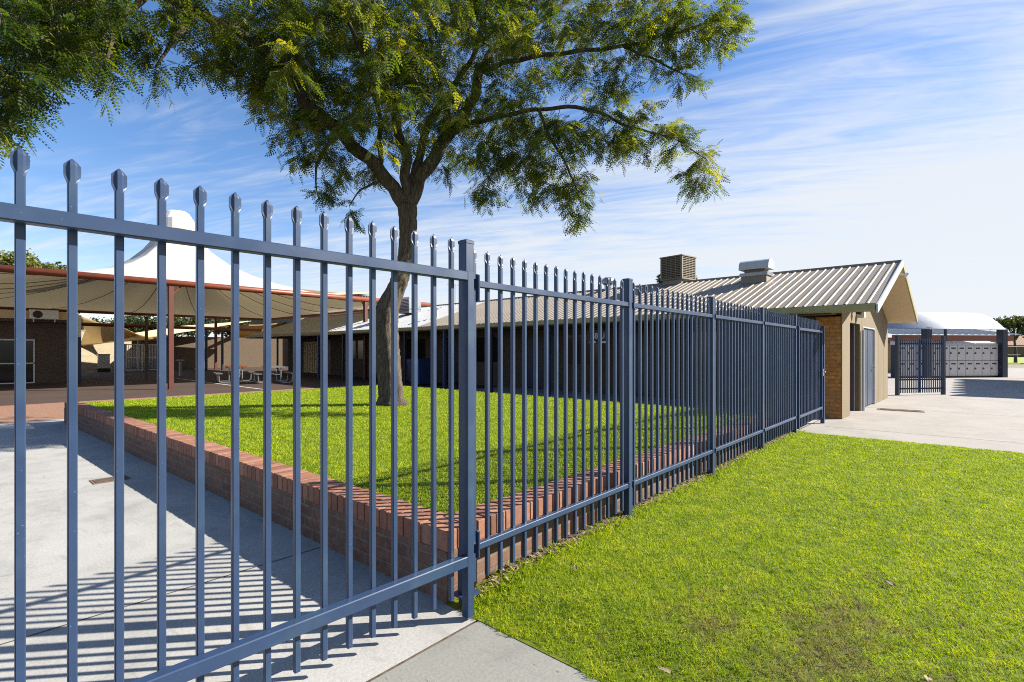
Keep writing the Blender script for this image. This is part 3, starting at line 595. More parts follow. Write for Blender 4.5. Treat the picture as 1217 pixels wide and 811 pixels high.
p = roof_pt(899, .80); vt = thing('roof_ventilator', tuple(p), 'silver hooded ventilator with a barrel top on the beige roof near the ridge', 'vent', rz=TH+R(90)); vt.scale = (.86, .86, .80)
MB().box(-.40,.40,-.27,.27,-.2,.12).build('curb', MAT['roof'], vt); MB().box(-.44,.44,-.31,.31,.12,.24).build('flange', MAT['galv'], vt)
MB().box(-.32,.32,-.20,.20,.24,.50).build('throat', MAT['coolerbody'], vt)
mb = MB(); rg = []
pr = [(math.cos(t)*.30, .46+math.sin(t)*.26) for t in np.linspace(0, math.pi, 13)] + [(-.32,.36),(.32,.36)][::1]
for x in (-.47,.47): rg.append([(x, q[0], q[1]) for q in pr])
mb.loft(rg); mb.build('hood', MAT['barge'], vt)
p = roof_pt(723, .98); wb = thing('whirlybird_vent', (p.x,p.y,p.z-.05), 'small round turbine vent on the ridge left of the brown cooler', 'vent')
MB().tube([(0,0,-.1),(0,0,.2)], .14, 14).build('throat', MAT['galv'], wb)
mb = MB(); mb.loft([[(r*math.cos(t+z*2)*(1+.06*(i % 2)), r*math.sin(t+z*2)*(1+.06*(i % 2)), z) for i, t in enumerate(np.linspace(0, 2*math.pi, 25)[:-1])] for r, z in ((.15,.2),(.22,.27),(.24,.35),(.21,.43),(.11,.49))]); mb.build('turbine', MAT['galv'], wb)
p = roof_pt(487, .62); ac = thing('roof_air_conditioner', tuple(p), 'small grey air conditioner box on the pale roof right of the tree trunk', 'air conditioner', rz=TH)
MB().box(-.35,.35,-.45,.45,.02,.8).build('body', MAT['galv'], ac); mb = MB(); [mb.box(-.36,-.35,-.38,.38,z,z+.03) for z in np.arange(.12,.7,.07)]; mb.build('grille', MAT['black'], ac)
p = roof_pt(519, .35); fl = thing('roof_flue', tuple(p), 'short white flue pipe on the beige roof close to the front post', 'flue')
MB().tube([(0,0,-.05),(0,0,.32)], .07, 12).build('pipe', MAT['white'], fl); MB().tube([(0,0,.34),(0,0,.40)], .11, 12).build('cowl', MAT['galv'], fl)
p = roof_pt(541, 1.0); an = thing('roof_aerial', (p.x,p.y,rz_), 'thin television aerial on the ridge beside the first fence post', 'aerial')
MB().tube([(0,0,0),(0,0,1.0)], .018, 6).build('mast', MAT['galv'], an); MB().tube([(-.5,0,.95),(.5,0,.95)], .01, 5).tube([(-.3,-.25,.95),(-.3,.25,.95)], .008, 5).tube([(.1,-.2,.95),(.1,.2,.95)], .008, 5).build('elements', MAT['galv'], an)
# clerestory of another block far behind the canopy
c0 = at(418, 362, 52); cs = thing('hall_building', (c0.x, c0.y, 0), 'taller beige hall with ribbed wall showing over the canopy edge', 'building', rz=R(3))
hh = H+(HY-344)/F*52
MB().box(-6,2.2,0,9,0,hh-.5).build('wall', MAT['tan'], cs)
mb = MB(); [mb.box(x,x+.12,-.06,-.001,hh-2.6,hh-.5) for x in np.arange(-1.2,2.1,.34)]; mb.build('ribs', MAT['roof'], cs); mb = MB(); slab(mb, (-6.4,hh-1.1),(2.5,hh-.05), -.4, 9.4, 0, .18); mb.build('roof', MAT['soffit'], cs)
# ------------------------------------------------------------ canopy
CZ = 4.1; cx0, cx1, cy0, cy1 = -.4, 18.6, 22.9, 44.0; ccx, ccy = 9.1, 33.4
cn = thing('cone_canopy', (ccx, ccy, 0), 'huge white cone-roofed tensile canopy on oxide red steel posts over the courtyard', 'canopy')
def edge_r(t):
    c, s_ = math.cos(t), math.sin(t); hx, hy = (cx1-cx0)/2, (cy1-cy0)/2
    return min(hx/abs(c) if abs(c) > 1e-6 else 1e9, hy/abs(s_) if abs(s_) > 1e-6 else 1e9)
nT = 64; fr_ = [0,.04,.09,.16,.25,.36,.5,.66,.83,1.0]
angs = sorted(set([round(x, 6) for x in np.linspace(-math.pi, math.pi, nT+1)[:-1]] + [math.atan2(sy*(cy1-cy0)/2, sx*(cx1-cx0)/2) for sx in (-1,1) for sy in (-1,1)]))
vs = []; fs = []; R0 = .75; nA = len(angs)
ZT = 8.4
for f_ in fr_:
    for t in angs:
        re = edge_r(t); r = R0 + (re-R0)*f_; z = CZ+.06 + (ZT-CZ)*(.42*math.exp(-f_*9.0)+.58*(1-f_)**1.75)*(1 if f_ < 1 else 0) - (.0)
        z -= .10*math.sin(math.pi*f_)*(.5+.5*math.cos(t*16)); vs.append((r*math.cos(t), r*math.sin(t), max(z, CZ+.06)))
for i in range(len(fr_)-1):
    for j in range(nA): j2 = (j+1) % nA; fs.append((i*nA+j, i*nA+j2, (i+1)*nA+j2, (i+1)*nA+j))
mb = MB().add(vs, [f[::-1] for f in fs]); o = mb.build('membrane', MAT['membrane'], cn, smooth=True, uv=False)
mb = MB()
for q in range(16):
    t = angs[min(range(nA), key=lambda i: abs(angs[i]-(-math.pi+q*math.pi/8+.001)))]; j = angs.index(t)
    mb.tube([Vector(vs[i*nA+j])-Vector((0,0,.03)) for i in range(len(fr_))], .022, 4)
mb.build('seam', MAT['seam'], cn, uv=False)
mb = MB(); mb.loft([[(r*math.cos(t), r*math.sin(t), z) for t in np.linspace(0, 2*math.pi, 25)[:-1]] for r, z in ((.86,ZT-.15),(.86,ZT+.45),(.62,ZT+.85),(.5,ZT+.95))]); mb.build('peak_cap', MAT['white'], cn, smooth=False)
mb = MB(); mb.tube([(.88*math.cos(t), .88*math.sin(t), ZT-.12) for t in np.linspace(0, 2*math.pi, 25)], .04, 6); mb.build('peak_ring', MAT['soffit'], cn)
hx, hy = (cx1-cx0)/2, (cy1-cy0)/2
mb = MB(); mb.tube([(-hx,-hy,CZ),(hx+.2,-hy,CZ)], .12, 10); mb.build('edge_beam', MAT['redsteel'], cn, smooth=True)
for (x0,y0,x1,y1) in ((hx,-hy,hx,hy),(-hx,hy,hx,hy),(-hx,-hy,-hx,hy)): MB().tube([(x0,y0,CZ),(x1,y1,CZ)], .12, 10).build('edge_beam', MAT['redsteel'], cn, smooth=True)
def cpost(px, z1=CZ, y=-hy):
    pass
for (wx, wy) in ((6.03, 22.9), (14.6, 22.9), (-.2, 22.9), (6.03, 43.9), (14.6, 43.9), (-.2, 43.9), (-.2,33.4)):
    ps = MB().cbox(wx-ccx-.085, wx-ccx+.085, wy-ccy-.085, wy-ccy+.085, 0, CZ-.1, .01).build('post', MAT['darkred'], cn)
    mb = MB(); dy = 1 if wy < 30 else -1; mb.tube([(wx-ccx, wy-ccy, CZ-.5), (wx-ccx+.35, wy-ccy, CZ-.1)], .03, 6); mb.tube([(wx-ccx, wy-ccy, CZ-.5), (wx-ccx, wy-ccy+.35*dy, CZ-.05)], .03, 6); mb.build('brace', MAT['redsteel'], ps)
MB().cbox(hx-.14, hx-.04, -hy-.04, -hy+.06, 3.3, CZ-.1, .01).build('roof_strut', MAT['redsteel'], cn)
# ------------------------------------------------------------ dark brick block on the left with window and split unit
lb = thing('classroom_block', (4.05, 31.0, 0), 'dark brown brick block with a flat cream parapet seen under the left of the canopy', 'building')
MB().box(-18,0,0,9.5,0,2.75).build('wall', MAT['darkbrick'], lb)
MB().box(-18.2,.15,-.7,9.7,2.75,2.86).build('soffit', MAT['darkbrick'], lb); MB().box(-18.2,.2,-.75,9.8,2.863,3.22).build('parapet', MAT['soffit'], lb)
for (xa, xb) in ((-4.2, -1.15), (-9.4, -5.4)):
    w = MB().box(xa,xb,-.012,-.002,.06,1.95).build('window', MAT['glass'], lb)
    MB().box(xa-.05,xb+.05,-.04,-.013,1.93,1.99).box(xa-.05,xb+.05,-.04,-.013,.9,.95).box(xa-.05,xb+.05,-.04,-.013,.04,.09).box(xa-.05,xa,-.04,-.013,.09,1.93).box(xb,xb+.05,-.04,-.013,.09,1.93).box((xa+xb)/2-.025,(xa+xb)/2+.025,-.04,-.013,.09,1.93).build('frame', MAT['white'], w)
cp_ = at(93.5, 430, 23.2); co = thing('blue_column', (cp_.x, cp_.y, 0), 'square column painted navy below and pale blue on top at the corner of the dark block', 'column')
MB().cbox(-.08,.08,-.08,.08,0,2.1,.01).build('lower_shaft', MAT['navy'], co); MB().cbox(-.08,.08,-.08,.08,2.1,3.1,.01).build('upper_shaft', MAT['white'], co)
su_ = at(53, 379, 22.2); su = thing('split_unit', (su_.x, su_.y-.1, 2.72), 'white outdoor air conditioner unit on brackets against the cream parapet', 'air conditioner')
MB().cbox(-.5,.42,-.2,.1,.12,.52,.02,'x').build('body', MAT['white'], su)
MB().tube([(-.25,-.203,.32),(-.25,-.215,.32)], .16, 18).build('fan_grille', MAT['black'], su); MB().box(-.4,-.36,-.2,.3,.0,.12).box(.28,.32,-.2,.3,.0,.12).build('bracket', MAT['galv'], su)
# sunlit cream brick wall behind, its meter box and barred gate
sw = thing('cream_brick_wall', (6.4, 47.6, 0), 'sunlit cream brick wall standing behind the yellow shade sail', 'wall', rz=R(8))
MB().box(-1.5,3.7,0,.3,0,2.9).build('brickwork', MAT['creambrick'], sw); MB().box(-1.55,3.75,-.03,.33,2.9,2.98).build('coping', MAT['mortar'], sw)
mp = ground(122, 442); mx = thing('meter_box', (mp.x, mp.y-.3, 0), 'small grey metal box standing against the sunlit cream wall', 'box')
MB().box(-.35,.35,-.15,.15,0,.25).build('plinth', MAT['black'], mx); MB().box(-.32,.32,-.16,.14,.25,1.2).build('cabinet', MAT['galv'], mx); MB().box(-.36,.36,-.22,.18,1.2,1.25).build('lid', MAT['galv'], mx)
gp = ground(169, 441); bg_ = thing('barred_gate', (gp.x, gp.y, 0), 'white framed barred double gate at the back of the courtyard', 'gate', rz=R(6))
mb = MB(); [mb.box(x,x+.025,-.012,.012,.08,1.9) for x in np.arange(-.95,.95,.1)]; mb.build('bars', MAT['galv'], bg_)
mb = MB(); [mb.box(-1,1,-.03,.03,z,z+.06) for z in (.05,.95,1.88)]; [mb.box(x-.03,x+.03,-.032,.032,.0,1.96) for x in (-1,0,1)]; mb.build('frame', MAT['white'], bg_)
MB().cbox(-1.45,-1.08,-.2,.2,0,1.95,.01).build('pier', MAT['darkbrick'], bg_)
# yellow sail
def patch(name, A, B, C, D, mat, sag, label, cat, n=10):
    vs = []
    for i in range(n+1):
        for j in range(n+1):
            s_, t = i/n, j/n; p = A*(1-s_)*(1-t)+B*s_*(1-t)+C*s_*t+D*(1-s_)*t; p = p + (Vector(((A+B+C+D)/4))-p)*.22*(1-math.sin(math.pi*s_))*(0) 
            # edges curve inwards
            cen = (A+B+C+D)/4; e = (4*s_*(1-s_))*(abs(2*t-1)**4) + (4*t*(1-t))*(abs(2*s_-1)**4); p = p + (cen-p)*e*.22; p.z -= sag*math.sin(math.pi*s_)*math.sin(math.pi*t); vs.append(p)
    fs = [(i*(n+1)+j, (i+1)*(n+1)+j, (i+1)*(n+1)+j+1, i*(n+1)+j+1) for i in range(n) for j in range(n)]
    o = MB().add(vs, fs).build(name, mat, smooth=True, uv=False); md = o.modifiers.new('thick', 'SOLIDIFY'); md.thickness = .015; return tag(o, label, cat)
patch('shade_sail', at(92,374,37), at(150,391,37.5), at(198,405,39), at(84,414,36.5), MAT['sail'], .15, 'yellow shade sail stretched in front of the sunlit cream wall', 'shade sail')
patch('shade_sail', at(262,404,44), at(278,386,40), at(352,381,50), at(330,404,54), MAT['sail'], .1, 'small yellow shade sail beyond the picnic tables', 'shade sail')
sp2 = ground(174, 452); tp = thing('sail_post', (sp2.x, sp2.y, 0), 'slim dark post standing in the courtyard in front of the barred gate', 'post'); MB().tube([(0,0,0),(0,0,3.1)], .07, 8).build('shaft', MAT['darkbrick'], tp); MB().tube([(0,0,3.1),(0,0,3.2)], .09, 8).build('cap', MAT['black'], tp)
# pergola beam line behind the canopy
pa, pb = at(70,384.5,30), at(345,394,44); pg_ = thing('red_pergola', (pa.x,pa.y,0), 'low dark red beam on thin posts crossing behind the cone canopy', 'pergola')
MB().tube([(0,0,pa.z),(pb.x-pa.x,pb.y-pa.y,pb.z)], .11, 8).build('beam', MAT['redsteel'], pg_)
for px in (262, 289):
    t = (px-70)/(275); q = pa.lerp(pb, t*.78); MB().tube([(q.x-pa.x,q.y-pa.y,0),(q.x-pa.x,q.y-pa.y,q.z)], .09, 8).build('post', MAT['navy'], pg_)
# far wing on the right of the courtyard
w0 = ground(300, 440); fw = thing('far_wing', (19.5, 44.0, 0), 'low dark-walled wing with a pale cream skillion roof behind the picnic tables', 'building', rz=R(4))
MB().box(-6.8,9,3,16,0,2.6).build('wall', MAT['soil'], fw)
mb = MB(); ribroof(mb, -8.2, 2.55, -1.5, 4.0, 1.5, 17.5, .3); mb.build('roof', MAT['soffit'], fw)
MB().box(-8.25,-8.15,1.5,17.5,2.38,2.53).build('gutter', MAT['soffit'], fw)
for y in (2.0, 7.0, 12.0): MB().cbox(-8.05,-7.93,y,y+.12,0,2.45,.01).build('post', MAT['soffit'], fw)
# ------------------------------------------------------------ picnic tables
def picnic(px, py, label, rz, red=False):
    p = ground(px, py); t = thing('picnic_table', (p.x,p.y,0), label, 'picnic table', 'picnic tables under the cone canopy', rz)
    MB().box(-.9,.9,-.38,.38,.72,.76).build('table_top', MAT['redsteel'] if red else MAT['galv'], t)
    for s_ in (-1,1): MB().box(-.9,.9,s_*.72-.13,s_*.72+.13,.43,.46).build('bench_seat', MAT['galv'], t)
    for x in (-.6,.6):
        mb = MB(); mb.tube([(x,-.22,.72),(x,-.22,.06),(x,-.35,.03),(x,-.6,.03),(x,-.70,.08),(x,-.72,.43)], .03, 6); mb.tube([(x,.22,.72),(x,.22,.06),(x,.35,.03),(x,.6,.03),(x,.70,.08),(x,.72,.43)], .03, 6); mb.tube([(x,-.22,.4),(x,.22,.4)], .025, 6); mb.build('leg_frame', MAT['galv'], t)
picnic(280, 454.5, 'red-topped picnic table with white tube legs, left of the pair', R(75), True)
picnic(325, 455, 'grey-topped picnic table with white tube legs, right of the pair', R(75))
tb = ground(214, 447); bt_ = thing('drinking_fountain', (tb.x,tb.y,0), 'small white pedestal tap left of the picnic tables in the shade', 'fountain')
MB().tube([(0,0,0),(0,0,.8)], .06, 8).build('pedestal', MAT['galv'], bt_); MB().loft([[(r*math.cos(t), r*math.sin(t), z) for t in np.linspace(0,6.283,15)[:-1]] for r, z in ((.08,.8),(.22,.9),(.24,.95))]).build('bowl', MAT['white'], bt_)
# ------------------------------------------------------------ right side: double gate, lockers, shelter, pavilion
q0, q1 = ground(1066.5, 470.2), ground(1121, 469.2); d = q1-q0
yg = thing('yard_gate', tuple(q0), 'navy barred yard gate standing past the far corner of the tan gable wall', 'gate', rz=math.atan2(d.y, d.x)); Lg = d.length
for x in (0, Lg): MB().cbox(x-.05,x+.05,-.05,.05,0,1.98,.008).build('post', MAT['navy'], yg)
for x in (Lg*.47,): MB().cbox(x-.04,x+.04,-.03,.03,.08,1.9,.006).build('stile', MAT['navy'], yg)
for z in (.22, 1.72, .52): MB().cbox(.05,Lg-.05,-.02,.02,z-.025,z+.025,.004,'x').build('rail', MAT['navy'], yg)
mb = MB().loft([[(a,b,.08) for a,b in ((-.0125,-.0125),(.0125,-.0125),(.0125,.0125),(-.0125,.0125))],[(a,b,1.84) for a,b in ((-.0125,-.0125),(.0125,-.0125),(.0125,.0125),(-.0125,.0125))],[(a*.1,b*.1,1.90) for a,b in ((-.0125,-.0125),(.0125,-.0125),(.0125,.0125),(-.0125,.0125))]])
bm = mb.mesh('bar', MAT['steel'], uv=False); nb = 20
for i in range(nb): o = link('bar', bm, yg); o.location = (.05+(Lg-.1)*(i+.5)/nb, -.034, 0)
lp0, lp1 = ground(1068, 449.5), ground(1186, 448.6); d = lp1-lp0; LL = d.length
lk = thing('locker_bank', tuple(lp0), 'long two-tier bank of beige school lockers under the white barrel canopy', 'lockers', rz=math.atan2(d.y, d.x))
MB().box(0,LL,.0,.5,.05,1.80).build('carcass', MAT['navy'], lk); mb = MB(); mb.loft([[(x,-.02,1.80),(x,.52,1.80),(x,.52,2.02),(x,-.02,1.86)][::-1] for x in (0, LL)]); mb.build('sloping_top', MAT['white'], lk); MB().box(0,LL,.03,.47,0,.05).build('plinth', MAT['black'], lk)
nc = 12; cw = LL/nc
mb = MB(); mb.box(.014,cw-.014,-.02,-.001,0,.825); dm = mb.mesh('locker_door', MAT['locker'])
vm = MB().box(.12,cw-.12,-.026,-.0205,.62,.70).mesh('louvre', MAT['navy']); hm = MB().box(.04,.13,-.035,-.0205,.34,.44).mesh('latch', MAT['navy'])
mb = MB().box(cw/2-.07,cw/2+.07,-.025,-.0205,.03,.07); lm = mb.mesh('number_plate', MAT['white'])
for i in range(nc):
    for z in (.10, .95):
        o = link('locker_door', dm, lk); o.location = (i*cw, 0, z)
        link('louvre', vm, o); link('latch', hm, o); link('number_plate', lm, o)
sh = thing('barrel_shelter', tuple(lp0), 'white barrel-vaulted shade shelter on thick navy columns above the lockers', 'shelter', rz=math.atan2(d.y, d.x))
cxs = [LL*31/118, LL+.17]
for x in (cxs[0], cxs[1]): MB().cbox(x-.17,x+.17,-.25,.1,0,2.72,.02).build('column', MAT['navy'], sh)
mb = MB(); ns = 48
rr = []
xa, xb = -.9, LL+.15
for th_, off in ((0,0),):
    A = []; B = []
    for i in range(ns+1):
        t = i/ns; y = -.3+3.6*t; z = 2.55+1.15*math.sin(math.pi*min(1, t*.80+.03)); A.append((xa, y, z)); B.append((xb+(.25*math.sin(math.pi*t)), y, z))
    for i in range(ns): mb.quad(A[i], B[i], B[i+1], A[i+1])
o = mb.build('vault_membrane', MAT['vault'], sh, smooth=True, uv=False); o.modifiers.new('t', 'SOLIDIFY').thickness = .03
for x in (cxs[0], cxs[1]):
    MB().tube([(x, -.3+3.6*i/12, 2.52+1.15*math.sin(math.pi*min(1, (i/12)*.80+.03))) for i in range(13)], .035, 6).build('rib', MAT['barge'], sh)
    MB().cbox(x-.06,x+.06,3.1,3.22,0,3.1,.01).build('rear_post', MAT['navy'], sh)
pv0, pv1 = ground(1060, 444), ground(1204, 443.2); d = pv1-pv0; PL = d.length
pv = thing('open_pavilion', tuple(pv0), 'open pavilion with pale ribbed roof and rust red fascia behind the lockers', 'pavilion', rz=math.atan2(d.y, d.x))
Zp = 32.5; zf = lambda py: H+(HY-py)/F*Zp
MB().box(0,PL,-.05,.0,zf(405),zf(398)).build('fascia', MAT['redsteel'], pv)
def ribroof_x(mb, x0, x1, ya, za, yb, zb, pitch):
    prof = []; x = x0
    while x < x1: prof += [(x,0),(x+pitch-.09,0),(x+pitch-.06,.05),(x+pitch-.02,.05)]; x += pitch
    prof.append((x,0)); A = [(p, ya, za+h) for p, h in prof]; B = [(p, yb, zb+h) for p, h in prof]; m_ = len(prof)
    mb.add(A+B, [(i, i+1, m_+i+1, m_+i) for i in range(m_-1)])
mb = MB(); ribroof_x(mb, -.1, PL+.1, -.1, zf(397.5), 5, zf(397.5)+.75, .5); mb.build('roof', MAT['roofpale'], pv)
mb = MB(); [mb.box(x,x+.12,.02,4.9,zf(405)-.02,zf(405)+.22) for x in np.arange(.2,PL,1.2)]; mb.box(0,PL,2.0,2.25,zf(407),zf(405)-.021); mb.build('rafters', MAT['timber'], pv)
for x in (.4, PL*.5, PL-.3): MB().cbox(x-.09,x+.09,.15,.33,0,zf(405)-.02,.01).build('post', MAT['redsteel'], pv)
MB().box(1,PL*.62,4.4,4.6,0,2.3).build('back_wall', MAT['soffit'], pv)
# neighbouring vaulted walkway canopy outside the right edge of the photo; it shades the paving by the lockers
wk = thing('walkway_canopy', (26, -3.6, 0), 'row of barrel-vaulted walkway shades right of the lockers', 'canopy')
mb = MB(); nv = 9; vw = 1.5
A = []
for i in range(nv):
    for j in range(7):
        t = j/7; A.append((i*vw+t*vw, 3.3+.45*math.sin(math.pi*t)))
A.append((nv*vw, 3.3))
for i in range(len(A)-1): mb.quad((A[i][0],0-.0,A[i][1]),(A[i+1][0],0,A[i+1][1]),(A[i+1][0],-6.5,A[i+1][1]),(A[i][0],-6.5,A[i][1]))
o = mb.build('vaults', MAT['navy'], wk, uv=False)
for x in (.1, 6.7, 13.3):
    for y in (-.2,-6.3): MB().tube([(x,y,0),(x,y,3.35)], .07, 8).build('post', MAT['navy'], wk)
# low perimeter fence and house beyond the field
hp = ground(1168, 431); fe0, fe1 = ground(1150, 433.5), ground(1420, 433.5); d = fe1-fe0
pf = thing('field_fence', tuple(fe0), 'dark mesh fence in front of the sunlit field at the far right', 'fence', rz=math.atan2(d.y, d.x))
mb = MB(); [mb.tube([(x,0,0),(x,0,1.9)], .05, 6) for x in np.arange(0, d.length, 3.0)]; mb.build('posts', MAT['black'], pf)
mb = MB(); [mb.tube([(0,0,z),(d.length,0,z)], .03, 5) for z in (.1,1.0,1.88)]; mb.build('rails', MAT['black'], pf)
bp0 = at(1190, 420, 110); bf = thing('back_fence', (bp0.x,bp0.y,0), 'long brown paling fence at the far side of the field', 'fence', rz=FWD-R(90)); MB().box(-12,40,0,.1,0,2.3).build('palings', MAT['darkbrick'], bf); MB().box(-12,40,-.05,.15,2.3,2.36).build('capping', MAT['mortar'], bf)
hp = at(1212, 420, 118); ho = thing('far_house', (hp.x,hp.y,0), 'distant house with a low red roof beyond the back fence', 'house', rz=FWD-R(90))
MB().box(-3,14,0,9,0,2.7).build('wall', MAT['creambrick'], ho); MB().loft([[(-3.6,-.6,2.7),(14.6,-.6,2.7),(14.6,9.6,2.7),(-3.6,9.6,2.7)],[(1,4.4,4.9),(10,4.4,4.9),(10,4.6,4.9),(1,4.6,4.9)]]).build('roof', MAT['redpave'], ho)
# ------------------------------------------------------------ leaves
def frond_template(nl, ll, lw, length):
    T = []
    for i in range(nl):
        t = (i+.8)/(nl+.3)*length; s_ = ll*(.75+.5*math.sin(math.pi*(i+.7)/(nl+.4)))*.85
        for sg in (-1, 1):
            d = Vector((.42, sg*.9, -.12)).normalized(); n = Vector((-d.y, d.x, 0)).normalized()*lw*.5; b = Vector((t, 0, -.16*t*t/length*1.6))
            T += [b, b+d*s_*.5+n, b+d*s_, b+d*s_*.5-n]
    b = Vector((length, 0, -.16*length*1.6)); T += [b, b+Vector((ll*.45,lw*.5,-.004)), b+Vector((ll*.9,0,-.012)), b+Vector((ll*.45,-lw*.5,-.004))]
    # the stalk
    T += [Vector((0,.0012,0)), Vector((length,.0008,-.16*length*1.6)), Vector((length,-.0008,-.16*length*1.6)), Vector((0,-.0012,0))]
    return np.array([tuple(p) for p in T])
def place_fronds(P, D, scale, T, jitter=.0):
    n = len(P); D = D/np.linalg.norm(D, axis=1, keepdims=True); up = rng.normal(0, .55, (n, 3)); up[:,2] += 1.0
    Y = np.cross(up, D); Y /= np.linalg.norm(Y, axis=1, keepdims=True); Zv = np.cross(D, Y)
    V = P[:,None,:] + scale[:,None,None]*(T[None,:,0:1]*D[:,None,:] + T[None,:,1:2]*Y[:,None,:] + T[None,:,2:3]*Zv[:,None,:])
    return V.reshape(-1, 3)
# ------------------------------------------------------------ the tree
tb_ = at(463, 478, 10.4); tb_.z = PH-.06
tree = thing('locust_tree', tuple(tb_), 'leaning locust tree with furrowed bark and feathery foliage growing on the raised lawn', 'tree')
def bz(pts, n=6):                      # Catmull-Rom through (px,py,Z,r)
    out = []; P = [np.array(p, float) for p in pts]; P = [2*P[0]-P[1]] + P + [2*P[-1]-P[-2]]
    for i in range(1, len(P)-2):
        for t in np.linspace(0, 1, n, endpoint=False):
            out.append(.5*((2*P[i]) + (-P[i-1]+P[i+1])*t + (2*P[i-1]-5*P[i]+4*P[i+1]-P[i+2])*t*t + (-P[i-1]+3*P[i]-3*P[i+1]+P[i+2])*t**3))
    out.append(P[-2]); return out
limbs = [
 [(468,482,10.4,.26),(466,470,10.4,.245),(463,440,10.4,.24),(460,410,10.4,.245),(458,385,10.4,.245),(462,362,10.4,.22),(474,335,10.4,.185),(482,305,10.4,.175),(484,275,10.4,.17),(483,243,10.4,.185)],
 [(483,245,10.4,.15),(452,205,10.2,.13),(405,158,9.9,.12),(370,128,9.5,.105),(335,88,9.0,.09),(290,42,8.4,.08),(235,14,7.8,.07),(180,-12,7.2,.06),(110,-20,6.6,.05),(60,10,6.2,.035)],
 [(484,245,10.4,.155),(510,195,10.6,.14),(532,163,10.8,.13),(561,122,11.1,.115),(572,80,11.3,.095),(600,50,11.6,.075),(650,20,12.0,.055),(700,-20,12.3,.045)],
 [(484,235,10.4,.11),(482,190,10.3,.10),(470,140,10.1,.085),(455,90,9.9,.07),(452,40,9.7,.055),(440,-20,9.5,.045),(430,-90,9.2,.03)],
 [(490,215,10.5,.09),(499,185,10.6,.085),(508,150,10.7,.075),(530,118,10.9,.065),(560,70,11.0,.055),(575,20,11.1,.045),(590,-60,11.2,.03)],
 [(532,163,10.8,.075),(531,130,10.6,.06),(520,95,10.3,.05),(510,40,9.8,.04),(500,-40,9.4,.03)],
 [(452,205,10.2,.06),(452,170,10.0,.05),(448,120,9.7,.045),(430,60,9.2,.04),(400,0,8.8,.03)],
 [(572,85,11.3,.06),(620,70,11.0,.05),(680,62,10.6,.045),(740,55,10.2,.035),(800,40,10.0,.028),(860,22,9.8,.018)],
 [(540,150,10.9,.06),(590,140,10.6,.05),(640,130,10.3,.042),(700,130,10.0,.035),(745,150,9.8,.028),(800,165,9.7,.018),(840,190,9.6,.010)],
 [(640,130,10.3,.035),(655,165,10.1,.028),(675,200,10.0,.02),(690,240,9.9,.01)],
 [(740,55,10.2,.03),(775,70,10.0,.022),(815,90,9.8,.013)],
 [(405,158,9.9,.05),(385,180,9.7,.035),(375,205,9.6,.022),(378,235,9.6,.01)],
 [(335,88,9.0,.05),(310,100,8.8,.03),(290,112,8.7,.012)],
 [(235,14,7.8,.045),(205,50,7.4,.03),(185,80,7.2,.012)],
 [(180,-12,7.2,.05),(140,30,6.7,.035),(125,80,6.5,.014)],
 [(110,-20,6.6,.045),(60,40,6.1,.03),(30,100,5.9,.02),(10,150,5.8,.010)],
 [(455,215,10.25,.035),(430,225,10.0,.02),(415,245,9.9,.01)],
 [(600,50,11.6,.05),(640,-30,12.3,.04),(660,-120,12.6,.03)],
 [(335,88,9.0,.05),(340,10,9.8,.04),(330,-80,10.4,.03)],
]
nodes = []; nrad = []; trunk_mb = MB(); limb_mb = MB()
for li, lb_ in enumerate(limbs):
    pts = bz(lb_, 7 if li else 8); W3 = []; rad = []
    wob = [random.uniform(-1, 1) for _ in range(4)]
    for i, q in enumerate(pts):
        p = at(q[0], q[1], q[2]); r = max(.006, q[3])
        if li: p += Vector((math.sin(i*.9+wob[0]*3), math.cos(i*.7+wob[1]*3), math.sin(i*1.1+wob[2]*3)))*min(.04, r*.35)*min(1, i/4)
        W3.append(p); rad.append(r*(1+random.uniform(-.05,.05)))
    for p, r in zip(W3, rad):
        if li: nodes.append(p); nrad.append(r)
    base_v = len(trunk_mb.v if not li else limb_mb.v)
    if not li:
        # trunk: ring of 28 with lobes and flutes
        n = 30; rings = []
        for i, (p, r) in enumerate(zip(W3, rad)):
            h = max(0, p.z-PH); fl_ = 1+.22*math.exp(-h/.12)
            rings.append([p + Vector((math.cos(t), math.sin(t), 0))*r*(1+.09*math.sin(3*t+h*.9)+.05*math.sin(7*t-h*1.6)+.10*math.exp(-h/.2)*math.sin(5*t+1)+random.uniform(-.012,.012)) * (fl_ if i < 8 else 1) for t in np.linspace(0, 2*math.pi, n+1)[:-1]])
        trunk_mb.loft(rings)
    else: limb_mb.tube(W3, rad, 12 if rad[0] > .08 else 7)
for b_, nm in ((trunk_mb, 'trunk'), (limb_mb, 'limb')):
    b_.v = [tuple(Vector(p)-tb_) for p in b_.v]; o = b_.build(nm, MAT['bark'], tree, smooth=True, uv=False)
